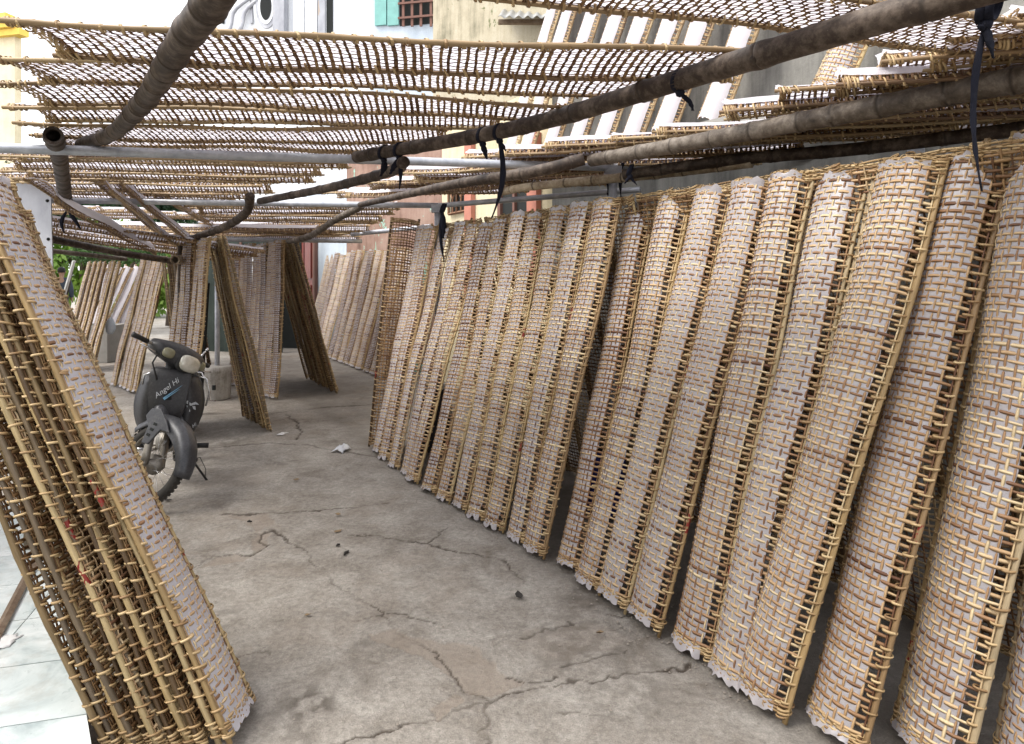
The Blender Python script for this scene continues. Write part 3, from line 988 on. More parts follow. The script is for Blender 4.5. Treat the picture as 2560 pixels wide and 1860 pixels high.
def scrap(u, v, sz, label, mat, cat='litter', z=0.0, name='paper_scrap', h=.02, seed=0):
    r = random.Random(seed)
    c = G(u, v, z)
    b = MB()
    n = 7
    vs, fs = [], []
    for j in range(n):
        for i in range(n):
            x, y = (i / (n - 1) - .5), (j / (n - 1) - .5)
            k = 1 + r.uniform(-.25, .25)
            vs.append((x * sz * k, y * sz * .7 * k, h * (.3 + r.random()) * (1 - 2.2 * (x * x + y * y)) + .003))
    for j in range(n - 1):
        for i in range(n - 1):
            a = j * n + i
            fs.append((a, a + 1, a + n + 1, a + n))
    b.add(vs, fs)
    me = b.mesh(name, mat)
    o = ob(name, me)
    o.location = c
    o.rotation_euler = (0, 0, r.uniform(0, 3))
    m = o.modifiers.new('thickness', 'SOLIDIFY')
    m.thickness = .0012
    tag(o, label, cat)
    return o
M['scrap'] = simple('white_scrap', (.7, .7, .7), .6)
M['char'] = simple('charred_bit', (.025, .022, .02), .9)
M['leafb'] = simple('dry_leaf', (.2, .14, .08), .8)
t = NT('clear_plastic_bag')
t.pbr((.82, .84, .88), .2, 0, t.bump(t.noise(40, 3, .6, t.vec()), .5, .01), .6, {'Transmission Weight': .35})
M['plastic'] = t.done()
scrap(12, 1608, .10, 'torn white paper scrap on the tiles at the left edge', M['scrap'], z=PZ, h=.012, seed=1)
scrap(855, 1126, .16, 'crumpled clear plastic bag on the concrete before the bare mat', M['plastic'], 'plastic bag', name='plastic_bag', h=.05, seed=2)
scrap(705, 1085, .10, 'thin white strip of litter on the ground right of the middle rack', M['scrap'], h=.008, seed=3)
scrap(1040, 1180, .03, 'small pale scrap beside the feet of the long row', M['scrap'], h=.006, seed=4)
for i, (u, v, s_, lab, mm, cat, nm) in enumerate([
        (867, 1385, .07, 'longest black charred stick in the middle of the yard', 'char', 'burnt stick', 'burnt_stick'),
        (846, 1366, .035, 'short black charred bit above the longer burnt stick', 'char', 'burnt bit', 'burnt_bit'),
        (845, 1288, .05, 'grey brown chip far behind the burnt stick', 'leafb', 'chip', 'chip'),
        (624, 1307, .03, 'small black lump left of the yard centre', 'char', 'burnt bit', 'burnt_bit'),
        (741, 1201, .05, 'dark dry leaf on the concrete below the plastic bag', 'leafb', 'leaf', 'dry_leaf'),
        (845, 1330, .06, 'flat brown leaf just above the burnt sticks', 'leafb', 'leaf', 'dry_leaf'),
        (1298, 1492, .08, 'dark patchy leaf near the feet of the long row', 'char', 'leaf', 'dry_leaf'),
        (420, 1253, .06, 'dark leaf beside the front wheel of the scooter', 'char', 'leaf', 'dry_leaf'),
        (660, 1068, .05, 'brown leaf near the foot of the middle rack', 'leafb', 'leaf', 'dry_leaf'),
        (770, 1540, .035, 'curled tan leaf in the lower middle of the yard', 'leafb', 'leaf', 'dry_leaf'),
        (1500, 1585, .04, 'small dry leaf on the crack near the row', 'leafb', 'leaf', 'dry_leaf')]):
    c = G(u, v)
    r = random.Random(i + 40)
    b = MB()
    if nm in ('dry_leaf', 'chip'):
        pts = [(-.5, 0), (-.2, .22), (.15, .24), (.5, 0), (.15, -.22), (-.2, -.2)]
        vs = [(x * s_, y * s_, .006 + r.uniform(0, .010)) for x, y in pts] + [(0, 0, .004)]
        b.add(vs + [(x, y, z - .0015) for x, y, z in vs], [(i_, (i_ + 1) % 6, 6) for i_ in range(6)] + [((i_ + 1) % 6 + 7, i_ + 7, 13) for i_ in range(6)])
    else:
        b.tube([(-s_ / 2, 0, .008), (-s_ * .1, s_ * .08, .011), (s_ * .2, 0, .008), (s_ / 2, s_ * .1, .007)], [.004, .008, .007, .003], 6)
    me = b.mesh(nm, M[mm])
    o = ob(nm, me)
    o.location = c
    o.rotation_euler = (0, 0, r.uniform(0, 3))
    tag(o, lab, cat)
pebbles = MB()
r = random.Random(77)
for k in range(1500):
    Y = r.uniform(1.9, 9)
    X = r.uniform(-.75, .55) * Y
    if r.random() < .35:
        q = G(1975, 1815) + ROWD * r.uniform(0, 4.2) + Vector((r.gauss(-.05, .08), 0, 0))
        X, Y = q.x, q.y
    s_ = r.uniform(.002, .0065)
    pebbles.add([(X + s_ * a, Y + s_ * c_ * 1.2, .001 + s_ * d * .8) for a, c_, d in ((-1, -.6, 0), (.9, -.9, 0), (.7, .9, 0), (-.6, .8, 0), (r.uniform(-.3, .3), 0, 1))],
                [(0, 1, 4), (1, 2, 4), (2, 3, 4), (3, 0, 4)])
po = pebbles.build('grit', simple('grit', (.24, .21, .18), .9, 0, .6, 30), None, 'stuff', 'loose grit and crumbs scattered over the concrete yard')
po['category'] = 'grit'

# ---------------------------------------------------------------- bamboo poles, pipes
def smooth_pts(pts, n=10):
    "Catmull-Rom through the points"
    pts = [Vector(p) for p in pts]
    if len(pts) == 2:
        return [pts[0].lerp(pts[1], i / (n * 3)) for i in range(n * 3 + 1)]
    p = [pts[0] * 2 - pts[1]] + pts + [pts[-1] * 2 - pts[-2]]
    out = []
    for i in range(1, len(p) - 2):
        for k in range(n):
            t_ = k / n
            a, b_, c_, d = p[i - 1], p[i], p[i + 1], p[i + 2]
            out.append(.5 * ((2 * b_) + (c_ - a) * t_ + (2 * a - 5 * b_ + 4 * c_ - d) * t_ ** 2 + (3 * b_ - a - 3 * c_ + d) * t_ ** 3))
    out.append(pts[-1])
    return out

def bamboo(pts, r0, r1, mat, label, seed=1, node=.28, group='bamboo poles carrying the overhead mats', hollow=False, name='bamboo_pole', ncut=16):
    path = smooth_pts(pts, 14)
    L = [0]
    for a, c_ in zip(path[:-1], path[1:]):
        L.append(L[-1] + (c_ - a).length)
    T = L[-1]
    r = random.Random(seed)
    nodes = []
    x = r.uniform(.05, node)
    while x < T - .03:
        nodes.append(x)
        x += node * r.uniform(.75, 1.25)
    # resample with rings at the nodes
    samp = sorted(set([i * T / 70 for i in range(71)] + [q + d for q in nodes for d in (-.012, -.005, 0, .004, .012)]))
    samp = [x for x in samp if 0 <= x <= T]
    b = MB()
    P_, R_, tn = [], [], []
    j = 0
    for x in samp:
        while j < len(L) - 2 and L[j + 1] < x:
            j += 1
        tt = (x - L[j]) / max(1e-9, L[j + 1] - L[j])
        p = path[j].lerp(path[j + 1], tt)
        rad = r0 + (r1 - r0) * x / T
        dn = min([abs(x - q) for q in nodes] + [9])
        ring = 0
        if dn < .013:
            rad *= 1.10
        if dn < .0045:
            rad *= .93
            ring = 1
        rad *= 1 + .012 * math.sin(x * 37 + seed)
        P_.append(p)
        R_.append(rad)
        tn.append(ring)
    root = thing(name, label, 'bamboo pole', P_[0], group)
    P_ = [p - root.location for p in P_]
    b.tube(P_, R_, ncut, caps=not hollow)
    tones = []
    for k in tn:
        tones += [float(k)] * ncut
    b.t = tones
    if hollow:
        n = ncut
        inner = [p for p in b.v[:n]]
        c_ = sum((Vector(x) for x in inner), Vector()) / n
        ring = [tuple(c_ + (Vector(x) - c_) * .72) for x in inner]
        d = (P_[1] - P_[0]).normalized() * .10
        deep = [tuple(Vector(x) + d) for x in ring]
        bs = len(b.v)
        b.v += ring + deep
        b.t += [.3] * n + [1.0] * n
        b.f += [(k, (k + 1) % n, bs + (k + 1) % n, bs + k) for k in range(n)]
        b.f += [(bs + k, bs + (k + 1) % n, bs + n + (k + 1) % n, bs + n + k) for k in range(n)]
        b.f.append(tuple(bs + n + k for k in range(n)))
        b.mi += [0] * (2 * n + 1)
        m_ = len(samp)
        b.f.append(tuple((m_ - 1) * n + k for k in range(n)))
        b.mi.append(0)
    b.build('culm', M[mat], root)
    if len(nodes) and r0 > .025:
        bb = MB()
        for q in nodes[::2]:                                # stubs of cut branches
            k = min(range(len(samp)), key=lambda i: abs(samp[i] - q))
            k = min(max(k, 1), len(P_) - 2)
            tdir = (P_[k + 1] - P_[k - 1]).normalized()
            s_ = tdir.cross(Vector((0, 0, 1))).normalized()
            dirn = (s_ * r.choice((-1, 1)) + Vector((0, 0, r.uniform(-.8, .3)))).normalized()
            bb.tube([P_[k] + dirn * R_[k] * .8, P_[k] + dirn * (R_[k] * 1.10)], [R_[k] * .42, R_[k] * .3], 7)
        if bb.v:
            bb.build('branch_stub', M[mat], root)
    return root

def pz(u, v, z):
    return Z(u, v, z)
ZB = 2.30
A_ = 2.22
big = [pz(204, 362, ZB), pz(282, 333, ZB), pz(350, 265, ZB), pz(395, 203, ZB), pz(452, 107, ZB), pz(508, 34, ZB), pz(553, -34, ZB), pz(640, -180, ZB)]
bamboo(big, .034, .047, 'bamboo_dark', 'thick dark curved bamboo pole rising to the top of the photo at the left', 3, .22, ncut=24)
mainb = [pz(890, 393, 2.27), pz(1290, 320, 2.28), pz(1700, 200, 2.29), pz(2150, 62, 2.285), pz(2500, -40, 2.295), pz(2900, -150, 2.295)]
bamboo(mainb, .033, .043, 'bamboo_dark', 'longest dark bamboo pole crossing the upper middle, wrapped with black rags', 4, .42, ncut=24)
bamboo([pz(1478, 401, 2.28), pz(1750, 353, 2.28), pz(2220, 262, 2.285), pz(2560, 196, 2.285), pz(3000, 110, 2.285)], .038, .050, 'bamboo_grey', 'grey ringed bamboo pole below the longest dark one at the right', 5, .2, ncut=20)
bamboo([P(1560, 437, 4.3), P(1830, 400, 3.95), P(2145, 372, 3.6), P(2560, 322, 3.25), P(2900, 285, 3.0)], .034, .036, 'bamboo_dark', 'dark bamboo pole along the heads of the leaning row at the right', 6, .3, ncut=20)
bamboo([pz(649, 503, 2.2), pz(820, 470, 2.2), pz(971, 430, 2.2), pz(1010, 405, 2.2)], .027, .033, 'bamboo_dark', 'short dark pole ending on the second pipe left of centre', 7, .25)
bamboo([P(626, 490, 5.85), P(616, 530, 6.1), P(564, 566, 6.5), P(478, 597, 7.1)], .038, .034, 'bamboo_dark', 'crooked dark branch curving down to the middle rack', 8, .16, hollow=False)
bamboo([P(905, 515, 6.4), P(835, 552, 7.0), P(775, 590, 7.6), P(722, 603, 8.3)], .032, .036, 'bamboo_grey', 'crooked pale grey pole curving down to the far rack', 9, .16)
bamboo([pz(900, 512, 2.2), pz(1130, 462, 2.2), pz(1330, 430, 2.2), P(1460, 398, 3.95)], .024, .036, 'bamboo_dark', 'dark pole rising to the steel post below the long front pipe', 10, .3)
bamboo([P(1255, 480, 5.1), P(1330, 466, 4.85), P(1620, 437, 4.3), P(1880, 405, 3.9)], .028, .034, 'bamboo_tan', 'light tan bamboo pole lying on the second pipe right of centre', 11, .22)
bamboo([P(133, 338, 3.12), P(150, 400, 4.2), P(164, 497, 5.7), P(168, 505, 6.0)], .041, .046, 'bamboo_dark', 'open ended bamboo pole pointing at the camera over the left pipes', 12, .2, hollow=True)
bamboo([P(100, 592, 6.3), P(300, 632, 7.2), P(432, 652, 8.0)], .036, .036, 'bamboo_dark', 'low dark pole under the slanting mats at the left', 13, .35)
bamboo([P(100, 624, 6.6), P(315, 648, 7.6)], .024, .024, 'bamboo_grey', 'thin lowest brown pole at the left above the walking man', 14, .5)
bamboo([P(437, 650, 6.9), P(500, 648, 8.6)], .045, .045, 'bamboo_tan', 'short hollow bamboo end tied to the post beside the middle rack', 15, .3, hollow=True)
pst = bamboo([P(452, 610, 7.2), P(452, 985, 7.2) * 1.0], .032, .034, 'bamboo_dark', 'upright dark post behind the middle rack', 16, .4, group='posts')

def pipe(pts, r, label, mat='pipe', name='steel_pipe', group='galvanised pipes of the frame', cat='pipe'):
    root = thing(name, label, cat, pts[0], group)
    ps = []
    for a, c_ in zip(pts[:-1], pts[1:]):
        for k in range(8):
            ps.append(a.lerp(c_, k / 8) - root.location)
    ps.append(pts[-1] - root.location)
    MB().tube(ps, r, 16).build('tube', M[mat], root)
    return root
pA0, pA1 = pz(-260, 362, A_), P(1532, 419, 4.55)
pipe([pA0, pA1], .026, 'long front galvanised pipe across the left and middle of the photo')
pipe([pA1 + Vector((-.1, 0, -.002)), P(1800, 402, 4.75), P(2300, 380, 4.3)], .022, 'galvanised pipe running right from the steel post along the row heads')
pipe([pz(-200, 497, 2.24), pz(1095, 514, 2.24)], .026, 'second galvanised pipe, behind and below the front one at the left')
pipe([pz(1095, 514, 2.24), P(1600, 474, 5.3)], .024, 'galvanised pipe from the centre post up towards the right wall')
pipe([P(60, 591, 8.4), P(564, 598, 9.0), P(905, 603, 9.6)], .030, 'third galvanised pipe over the far racks')
pipe([P(880, 586, 9.6), P(1075, 566, 8.7)], .030, 'short far pipe before the peeling brown wall')
def post(u, v, Y, r, label, mat='pipe', clamp=True, z0=0.0):
    top = P(u, v, Y)
    root = thing('steel_post', label, 'post', (top.x, top.y, z0), 'steel posts of the frame')
    MB().tube([(0, 0, 0), (0, 0, (top.z - z0) / 2), (0, 0, top.z - z0)], r, 16).build('shaft', M[mat], root)
    if clamp:
        MB().box((0, 0, top.z - z0 + .0), (.055, r * 1.25, r * 1.2)).build('clamp', M['pipe'], root, smooth=False)
    return root
post(1532, 430, pA1.y + .0, .030, 'steel post standing in the long row, carrying the front pipe')
post(1094, 522, pz(1095, 514, 2.24).y, .030, 'steel post left of centre wrapped with black rag')
post(-120, 372, pz(-120, 367, A_).y, .03, 'steel post out at the left end of the front pipe')
post(-60, 506, pz(-60, 499, 2.24).y, .03, 'steel post out at the left end of the second pipe')
post(543, 600, 8.72, .03, 'grey steel post rising from the round concrete footing')
post(2300, 384, 3.95, .028, 'steel post hidden at the right end of the frame')
rk = thing('stack_rail', 'bamboo rail that the left stack of mats leans on', 'rail', (-2.1, 2.2, 0))
MB().tube([(-.45, -1.2, 1.62), (-.45, 1.5, 1.62)], .035, 12).build('bar', M['bamboo_tan'], rk)
for yy in (-1.1, 1.4):
    MB().tube([(-.45, yy, 0), (-.45, yy, 1.6)], .03, 12).build('leg', M['bamboo_tan'], rk)

# black rags tied round the poles
def rag(c, axis, rad, label, tails, wraps=1, seed=0):
    r = random.Random(seed)
    axis = Vector(axis).normalized()
    root = thing('black_rag', label, 'rag', c, 'black rags tying the poles')
    s1 = axis.cross(Vector((0, 0, 1))).normalized()
    s2 = s1.cross(axis)
    b = MB()
    for w in range(wraps):
        pts = []
        for k in range(19):
            a = 2 * math.pi * k / 18
            pts.append((s1 * math.cos(a) + s2 * math.sin(a)) * rad + axis * (.012 * math.sin(a) + w * .02))
        n = len(pts)
        vs, fs = [], []
        for k in range(n):
            rd = pts[k].normalized()
            for dx, dr in ((-.011, 0), (-.009, .004), (.009, .004), (.011, 0)):
                vs.append(pts[k] + axis * dx + rd * dr)
        for k in range(n - 1):
            for q in range(3):
                fs.append((k * 4 + q, k * 4 + q + 1, k * 4 + 5 + q, k * 4 + 4 + q))
        b.add(vs, fs)
    b.build('wrap', M['cloth'], root)
    MB().lathe([(.001, -.018), (.014, -.012), (.018, 0), (.013, .012), (.001, .016)], 8, Matrix.Translation(-s2 * (rad + .008))).build('knot', M['cloth'], root)
    for (dx, dy, ln, wd, cur) in tails:
        pts, rads = [], []
        base = -s2 * (rad + .008)
        n = 12
        vs = []
        for k in range(n + 1):
            t_ = k / n
            p = base + Vector((dx * t_ + cur * math.sin(t_ * 3.1), dy * t_, -ln * t_))
            w = wd * (.6 + .6 * math.sin(math.pi * min(1, t_ * 1.15)) + r.uniform(-.1, .1))
            tw = t_ * r.uniform(.5, 1.4)
            sx = Vector((math.cos(tw), math.sin(tw), 0))
            nn = Vector((-math.sin(tw), math.cos(tw), 0))
            for a_, b_ in ((-1, 0), (-.4, 1), (.4, -.3), (1, .6), (.4, -1), (-.4, -.9)):
                vs.append(p + sx * w * a_ + nn * w * .38 * b_)
        fs = []
        for k in range(n):
            for q in range(6):
                fs.append((k * 6 + q, k * 6 + (q + 1) % 6, k * 6 + 6 + (q + 1) % 6, k * 6 + 6 + q))
        fs += [(5, 4, 3, 2, 1, 0), tuple(n * 6 + q for q in range(6))]
        MB().add(vs, fs).build('tail', M['cloth'], root)
    return root
def on(path, u):
    "point of a pole's centre line seen at photo column u"
    pp = smooth_pts(path, 10)
    best = min(range(len(pp)), key=lambda i: abs(UC + F * pp[i].x / pp[i].y - u))
    a = pp[max(0, best - 1)]
    c_ = pp[min(len(pp) - 1, best + 1)]
    return pp[best], (c_ - a)
for i, (u, lab, tails) in enumerate([
        (962, 'short black rag tied near the left tip of the longest bamboo pole', [(-.02, 0, .09, .016, .01)]),
        (1002, 'black rag with two tails next to the left tip of the longest pole', [(-.05, 0, .09, .016, 0), (.0, 0, .17, .010, .008)]),
        (1215, 'short black rag knotted on the middle of the longest pole', [(.02, 0, .075, .014, 0)]),
        (1262, 'long tailed black rag hanging from the middle of the longest pole', [(.03, 0, .05, .012, 0), (-.04, 0, .37, .013, .035)]),
        (1680, 'black rag wound round the longest pole right of centre', [(.045, 0, .065, .015, .01)])]):
    c_, ax = on(mainb, u)
    rag(c_, ax, .036, lab, tails, 1, i)
c_, ax = on(mainb, 2440)
rag(P(2462, 18, 1.78), ax, .036, 'longest black rag dangling at the top right in front of the row', [(.02, 0, .09, .016, 0), (-.01, 0, .02, .02, .0), (.005, .02, .435, .0125, -.028)], 2, 9)
rag(P(170, 512, 5.9), (1, .1, 0), .034, 'black rag hanging with two tails from the second pipe at the left', [(-.03, 0, .20, .014, -.04), (.11, 0, .17, .016, 0)], 1, 11)
rag(pA1 + Vector((-.035, 0, 0)), (1, 0, 0), .03, 'black rag hanging left of the steel post in the row', [(0, 0, .15, .013, .004)], 1, 12)
rag(pA1 + Vector((.055, 0, 0)), (1, 0, 0), .03, 'black rag hanging right of the steel post in the row', [(0, 0, .16, .012, -.004)], 1, 13)
rag(P(1575, 425, 3.9), (1, -.3, 0), .03, 'small knotted black rag on the pole right of the steel post', [(.04, 0, .05, .012, 0), (-.03, 0, .04, .012, 0)], 1, 14)
rag(P(1105, 520, 5.85), (1, 0, 0), .034, 'black rag wound down the steel post left of centre', [(.01, 0, .22, .022, .01), (.02, 0, .42, .016, -.02)], 2, 15)
# ---------------------------------------------------------------- overhead mats
RR = random.Random(9)
TOP = 2.345
def lie(var, a, d, label, group, hero=False, tilt=0.0, roll=0.0, ln=1.0, paper=True):
    "lies flat: a is the middle of its left end, d the direction of the rails; paper side up"
    d = Vector(d).normalized()
    side = Vector((-d.y, d.x, 0)).normalized()          # away from the camera
    d = (d + Vector((0, 0, tilt))).normalized()
    ex = -side + Vector((0, 0, roll))                   # ex x ey must point up
    if ex.cross(d).z < 0:
        ex = -ex
    return put_mat(var, a, d, ex, label, group, hero, ln, name='overhead_mat', paper=paper)

GM = 'mats laid overhead in the front roof'
Yk = 2.19
for k in range(7):
    d = Vector((1, .115 - .01 * k, 0))
    x0 = [-1.56, -1.86, -2.1, -2.3, -2.5, -2.65, -2.8][k]
    lie(LIE[k % 4], Vector((x0, Yk + RR.uniform(-.012, .012) - .02 * (k == 0), TOP + RR.uniform(0, .012))), d, '%s overhead mat from the front in the roof at the upper left' % ORD[k], GM,
        k < 4, RR.uniform(-.006, .006), RR.uniform(-.03, .03), min(1.12, (-.92 + (4.0 - Yk) * .937 + .16 - x0) / 2.2))
    Yk += [.345, .33, .34, .33, .33, .33, .33][k]
# nearest mat, mostly above the frame
lie(LIE[1], Vector((-.32, 1.72, TOP + .025)), (1, .27, 0), 'overhead mat at the very top right of centre with wide open weave', GM, True, .0, -.08, 1.0)

GS = 'mats laid overhead in the second roof'
Yk = 4.42
for k in range(8):
    x0 = -.745 * Yk - .02 + RR.uniform(-.08, .08)
    lie(BOWED[(k * 3) % 3], Vector((x0, Yk, TOP + RR.uniform(-.01, .02))), (1, .03, 0), '%s mat from the front in the second overhead roof behind the front pipe' % ORD[k], GS, False,
        RR.uniform(-.008, .008), RR.uniform(-.12, .08), 1.02)
    Yk += .345

GR = 'mats laid overhead at the right above the row'
dr = Vector((.93, -.345, 0))
for k, (u, v) in enumerate([(2500, 88), (2330, 150), (2185, 190), (2080, 222), (1930, 262), (1800, 297), (1640, 345), (1530, 365), (1370, 380), (1260, 392), (1175, 402), (2420, 190), (2300, 228), (2180, 250), (2040, 285), (1900, 318), (1760, 345)]):
    zz = TOP + .02
    p = Z(u, v, zz)
    lie(BOWED[(k + 1) % 3], p, dr, '%s mat from the right in the slanting overhead group above the long row' % ORD[k], GR, k < 3, RR.uniform(-.01, .01), RR.uniform(-.14, .06), 1.0)

GC = 'mats laid overhead in the middle distance'
for k, (u, v, Y) in enumerate([(1150, 440, 5.15), (1060, 452, 5.5), (985, 462, 5.9), (950, 478, 6.25), (880, 487, 6.6), (820, 492, 7.0), (1180, 418, 4.75), (1010, 440, 5.3), (900, 470, 6.1)]):
    lie(BOWED[(k) % 3], P(u, v, Y), dr, '%s mat from the right in the overhead group left of the centre post' % ORD[k], GC, False, 0, RR.uniform(-.2, .1), .98)

GF = 'mats laid overhead above the far racks'
for k in range(11):
    p = P(474 + 5 * k, 522 + 8 * k, 7.0 + .3 * k)
    lie(BOWED[(k + 2) % 3], p, (1, .05 + .03 * k, 0), '%s mat from the front in the overhead group above the far racks' % ORD[k], GF, False, .015, RR.uniform(-.2, .2), .98)

GD = 'mats sloping down at the left towards the far racks'
dg = [((95, 470, 5.2), (345, 612, 7.1), 1), ((230, 452, 5.4), (420, 598, 7.3), 0), ((262, 440, 5.6), (478, 606, 7.4), 0), ((380, 468, 6.2), (505, 552, 8.2), 0)]
for k, (a, c_, _) in enumerate(dg):
    a, c_ = P(*a), P(*c_)
    d = c_ - a
    lie(BOWED[(k + 1) % 3], a, (d.x, d.y, 0), '%s slanting mat from the left in front of the dark trees' % ORD[k], GD, False, d.z / math.hypot(d.x, d.y), -.75, .96)
for k, (u, v, Y) in enumerate([(60, 553, 6.2), (80, 572, 6.9), (100, 588, 7.6)]):
    lie(BOWED[(k) % 3], P(u, v, Y), (1, .75, -.0), '%s low overhead mat above the walking man' % ORD[k], GD, False, -.12, .1, .98)

for k in range(9):
    lie(BOWED[(k) % 3], Vector((-8.6 + .12 * k, 8.6 + .5 * k, 2.5 + .02 * k)), (1, .12, 0), '%s far mat from the front in the low roof at the far left' % ORD[k], 'mats laid overhead at the far left', False, .0, RR.uniform(-.1, .1), 1.1)
for k in range(10):
    lie(BOWED[(k + 1) % 3], Vector((-7.0 - .05 * k, 7.7 + .46 * k, 2.10 + .012 * k)), (1, .1, 0), '%s low mat from the front above the pale leaning group' % ORD[k], 'mats laid low behind the slanting ones', False, .0, RR.uniform(-.1, .1), 1.1)
    lie(BOWED[(k + 3) % 3], Vector((-4.75 - .05 * k, 8.1 + .46 * k, 2.14 + .012 * k)), (1, .1, 0), '%s low mat from the front behind the middle rack head' % ORD[k], 'mats laid low behind the middle rack', False, .0, RR.uniform(-.1, .1), 1.1)
GU = 'papered mats standing on the wall ledge'
# ---------------------------------------------------------------- racks further back
RK = 'papered mats on the middle rack'
def lean(var, Bp, Tp, chord, label, group, ln=None, hero=False, paper=True):
    Bp, Tp = Vector(Bp), Vector(Tp)
    return put_mat(var, Bp, Tp - Bp, chord, label, group, hero, ln or (Tp - Bp).length / ML, paper=paper)
apex = Vector((-2.99, 6.80, 1.98))
B0 = G(478, 1098)
for k in range(5):
    sh = Vector((-.68, .73, 0)) * (.19 * k)
    lean(RACK[k % 3], B0 + sh, apex + Vector((-.05, 0, -.02 * (k % 2))) + sh * .95, -ROWD, '%s papered mat on the near side of the middle rack behind the scooter' % ORD[k], RK)
B1 = G(660, 1080)
for k in range(9):
    sh = ROWD * (.125 * k)
    jt = Vector((RR.uniform(-.04, .05), 0, 0))
    lean((OLD + RACK)[(k * 2 + 1) % 6], B1 + sh + jt + Vector((.05 * (k == 0), .1 * (k == 0), 0)), apex + Vector((.06, .05, .02)) + sh, ROWD, '%s mat on the right hand side of the middle rack' % ORD[k], 'mats on the right side of the middle rack')
apex2 = Vector((-3.02, 9.0, 2.06))
B2 = G(687, 997)
for k in range(10):
    sh = Vector((-.66, .75, 0)) * (.17 * k)
    lean(RACK[(k + 2) % 3], B2 + sh, apex2 + Vector((-.02, 0, RR.uniform(-.03, .02))) + sh, -ROWD + Vector((.15, 0, 0)), '%s papered mat on the near side of the far rack' % ORD[k], 'papered mats on the far rack')
B3 = G(838, 982)
for k in range(10):
    sh = ROWD * (.15 * k)
    jt = Vector((RR.uniform(-.04, .04), 0, 0))
    lean((OLD + RACK)[(k * 2) % 6], B3 + sh + jt, apex2 + Vector((.1, .05, .03)) + sh, ROWD, '%s mat on the right hand side of the far rack' % ORD[k], 'mats on the right side of the far rack')
# row by the far wall
for k in range(14):
    Bp = Vector((-1.90, 10.42, 0)) + ROWD * (.36 * k + RR.uniform(-.05, .05)) + Vector((-.08, 0, 0))
    lean(RACK[(k * 5 + 1) % 3], Bp, Bp + Vector((.42, .28, 2.05 + RR.uniform(-.04, .03))), Vector((.62, -.78, 0)), '%s papered mat from the right in the row against the far wall' % ORD[k], 'papered mats leaning on the far wall')
# left background racks
def group_lean(n, B, T, step, name, grp, chord, vs=RACK, paper=True, jit=.04):
    for k in range(n):
        sh = step * k
        j1 = Vector((RR.uniform(-jit, jit), RR.uniform(-jit, jit), 0))
        lean(vs[(k * 3 + n) % len(vs)], B + sh + j1, T + sh + j1 * .3, chord, '%s mat from the right %s' % (ORD[k], name), grp, paper=paper)
group_lean(10, G(345, 982), P(414, 640, 9.5), Vector((-.072, .07, 0)), 'in the pale leaning group left of the middle rack', 'pale mats left of the middle rack', (.42, -.90, 0))
group_lean(7, G(240, 928), P(300, 652, 11.6), Vector((-.115, .05, 0)), 'in the leaning group beyond the concrete trough', 'pale mats behind the scooter handle', (.42, -.90, 0))
group_lean(9, G(455, 985), P(405, 640, 8.9), Vector((-.03, .17, 0)), 'in the dark see-through group behind the middle rack', 'dark mats behind the middle rack', (-.5, .86, 0), OLD)
t = NT('weathered_white_board')
n = t.noise(5, 5, .65, t.vec(scale=(3, 3, .5)))
t.pbr(t.ramp(n, [(.3, (.34, .34, .32)), (.6, (.62, .63, .61)), (.8, (.75, .76, .75))]), .6, 0, t.bump(n, .2, .005))
M['board'] = t.done()
PALE_LIT = [Variant(51, theta=.9, strip='strip', paper='paper_thin', poff=.0055, rail='rail_plain')]  # whiter paper paints in the bright light falling on these mats
group_lean(8, P(160, 868, 13.2), P(258, 664, 13.3), Vector((.17, .02, 0)), 'in the sky-lit white group before the green trees', 'sky-lit white mats at the far left', (.9, -.4, 0), PALE_LIT, True, .05)
for k, (a, c_) in enumerate([((145, 790, 12.6), (185, 652, 12.6)), ((152, 800, 12.7), (178, 680, 12.7))]):
    a, c_ = P(*a), P(*c_)
    a.z = max(a.z, .0)
    sl = thing('leaning_slat', ['pale slat leaning beside the walking man', 'dark thin slat leaning beside the walking man'][k], 'slat', a, 'slats')
    MB().box((c_ - a) / 2, (.035, .012, (c_ - a).length / 2), (c_ - a).to_track_quat('Z', 'Y').to_matrix()).build('slat_body', M['board' if k == 0 else 'bamboo_dark'], sl, smooth=False)

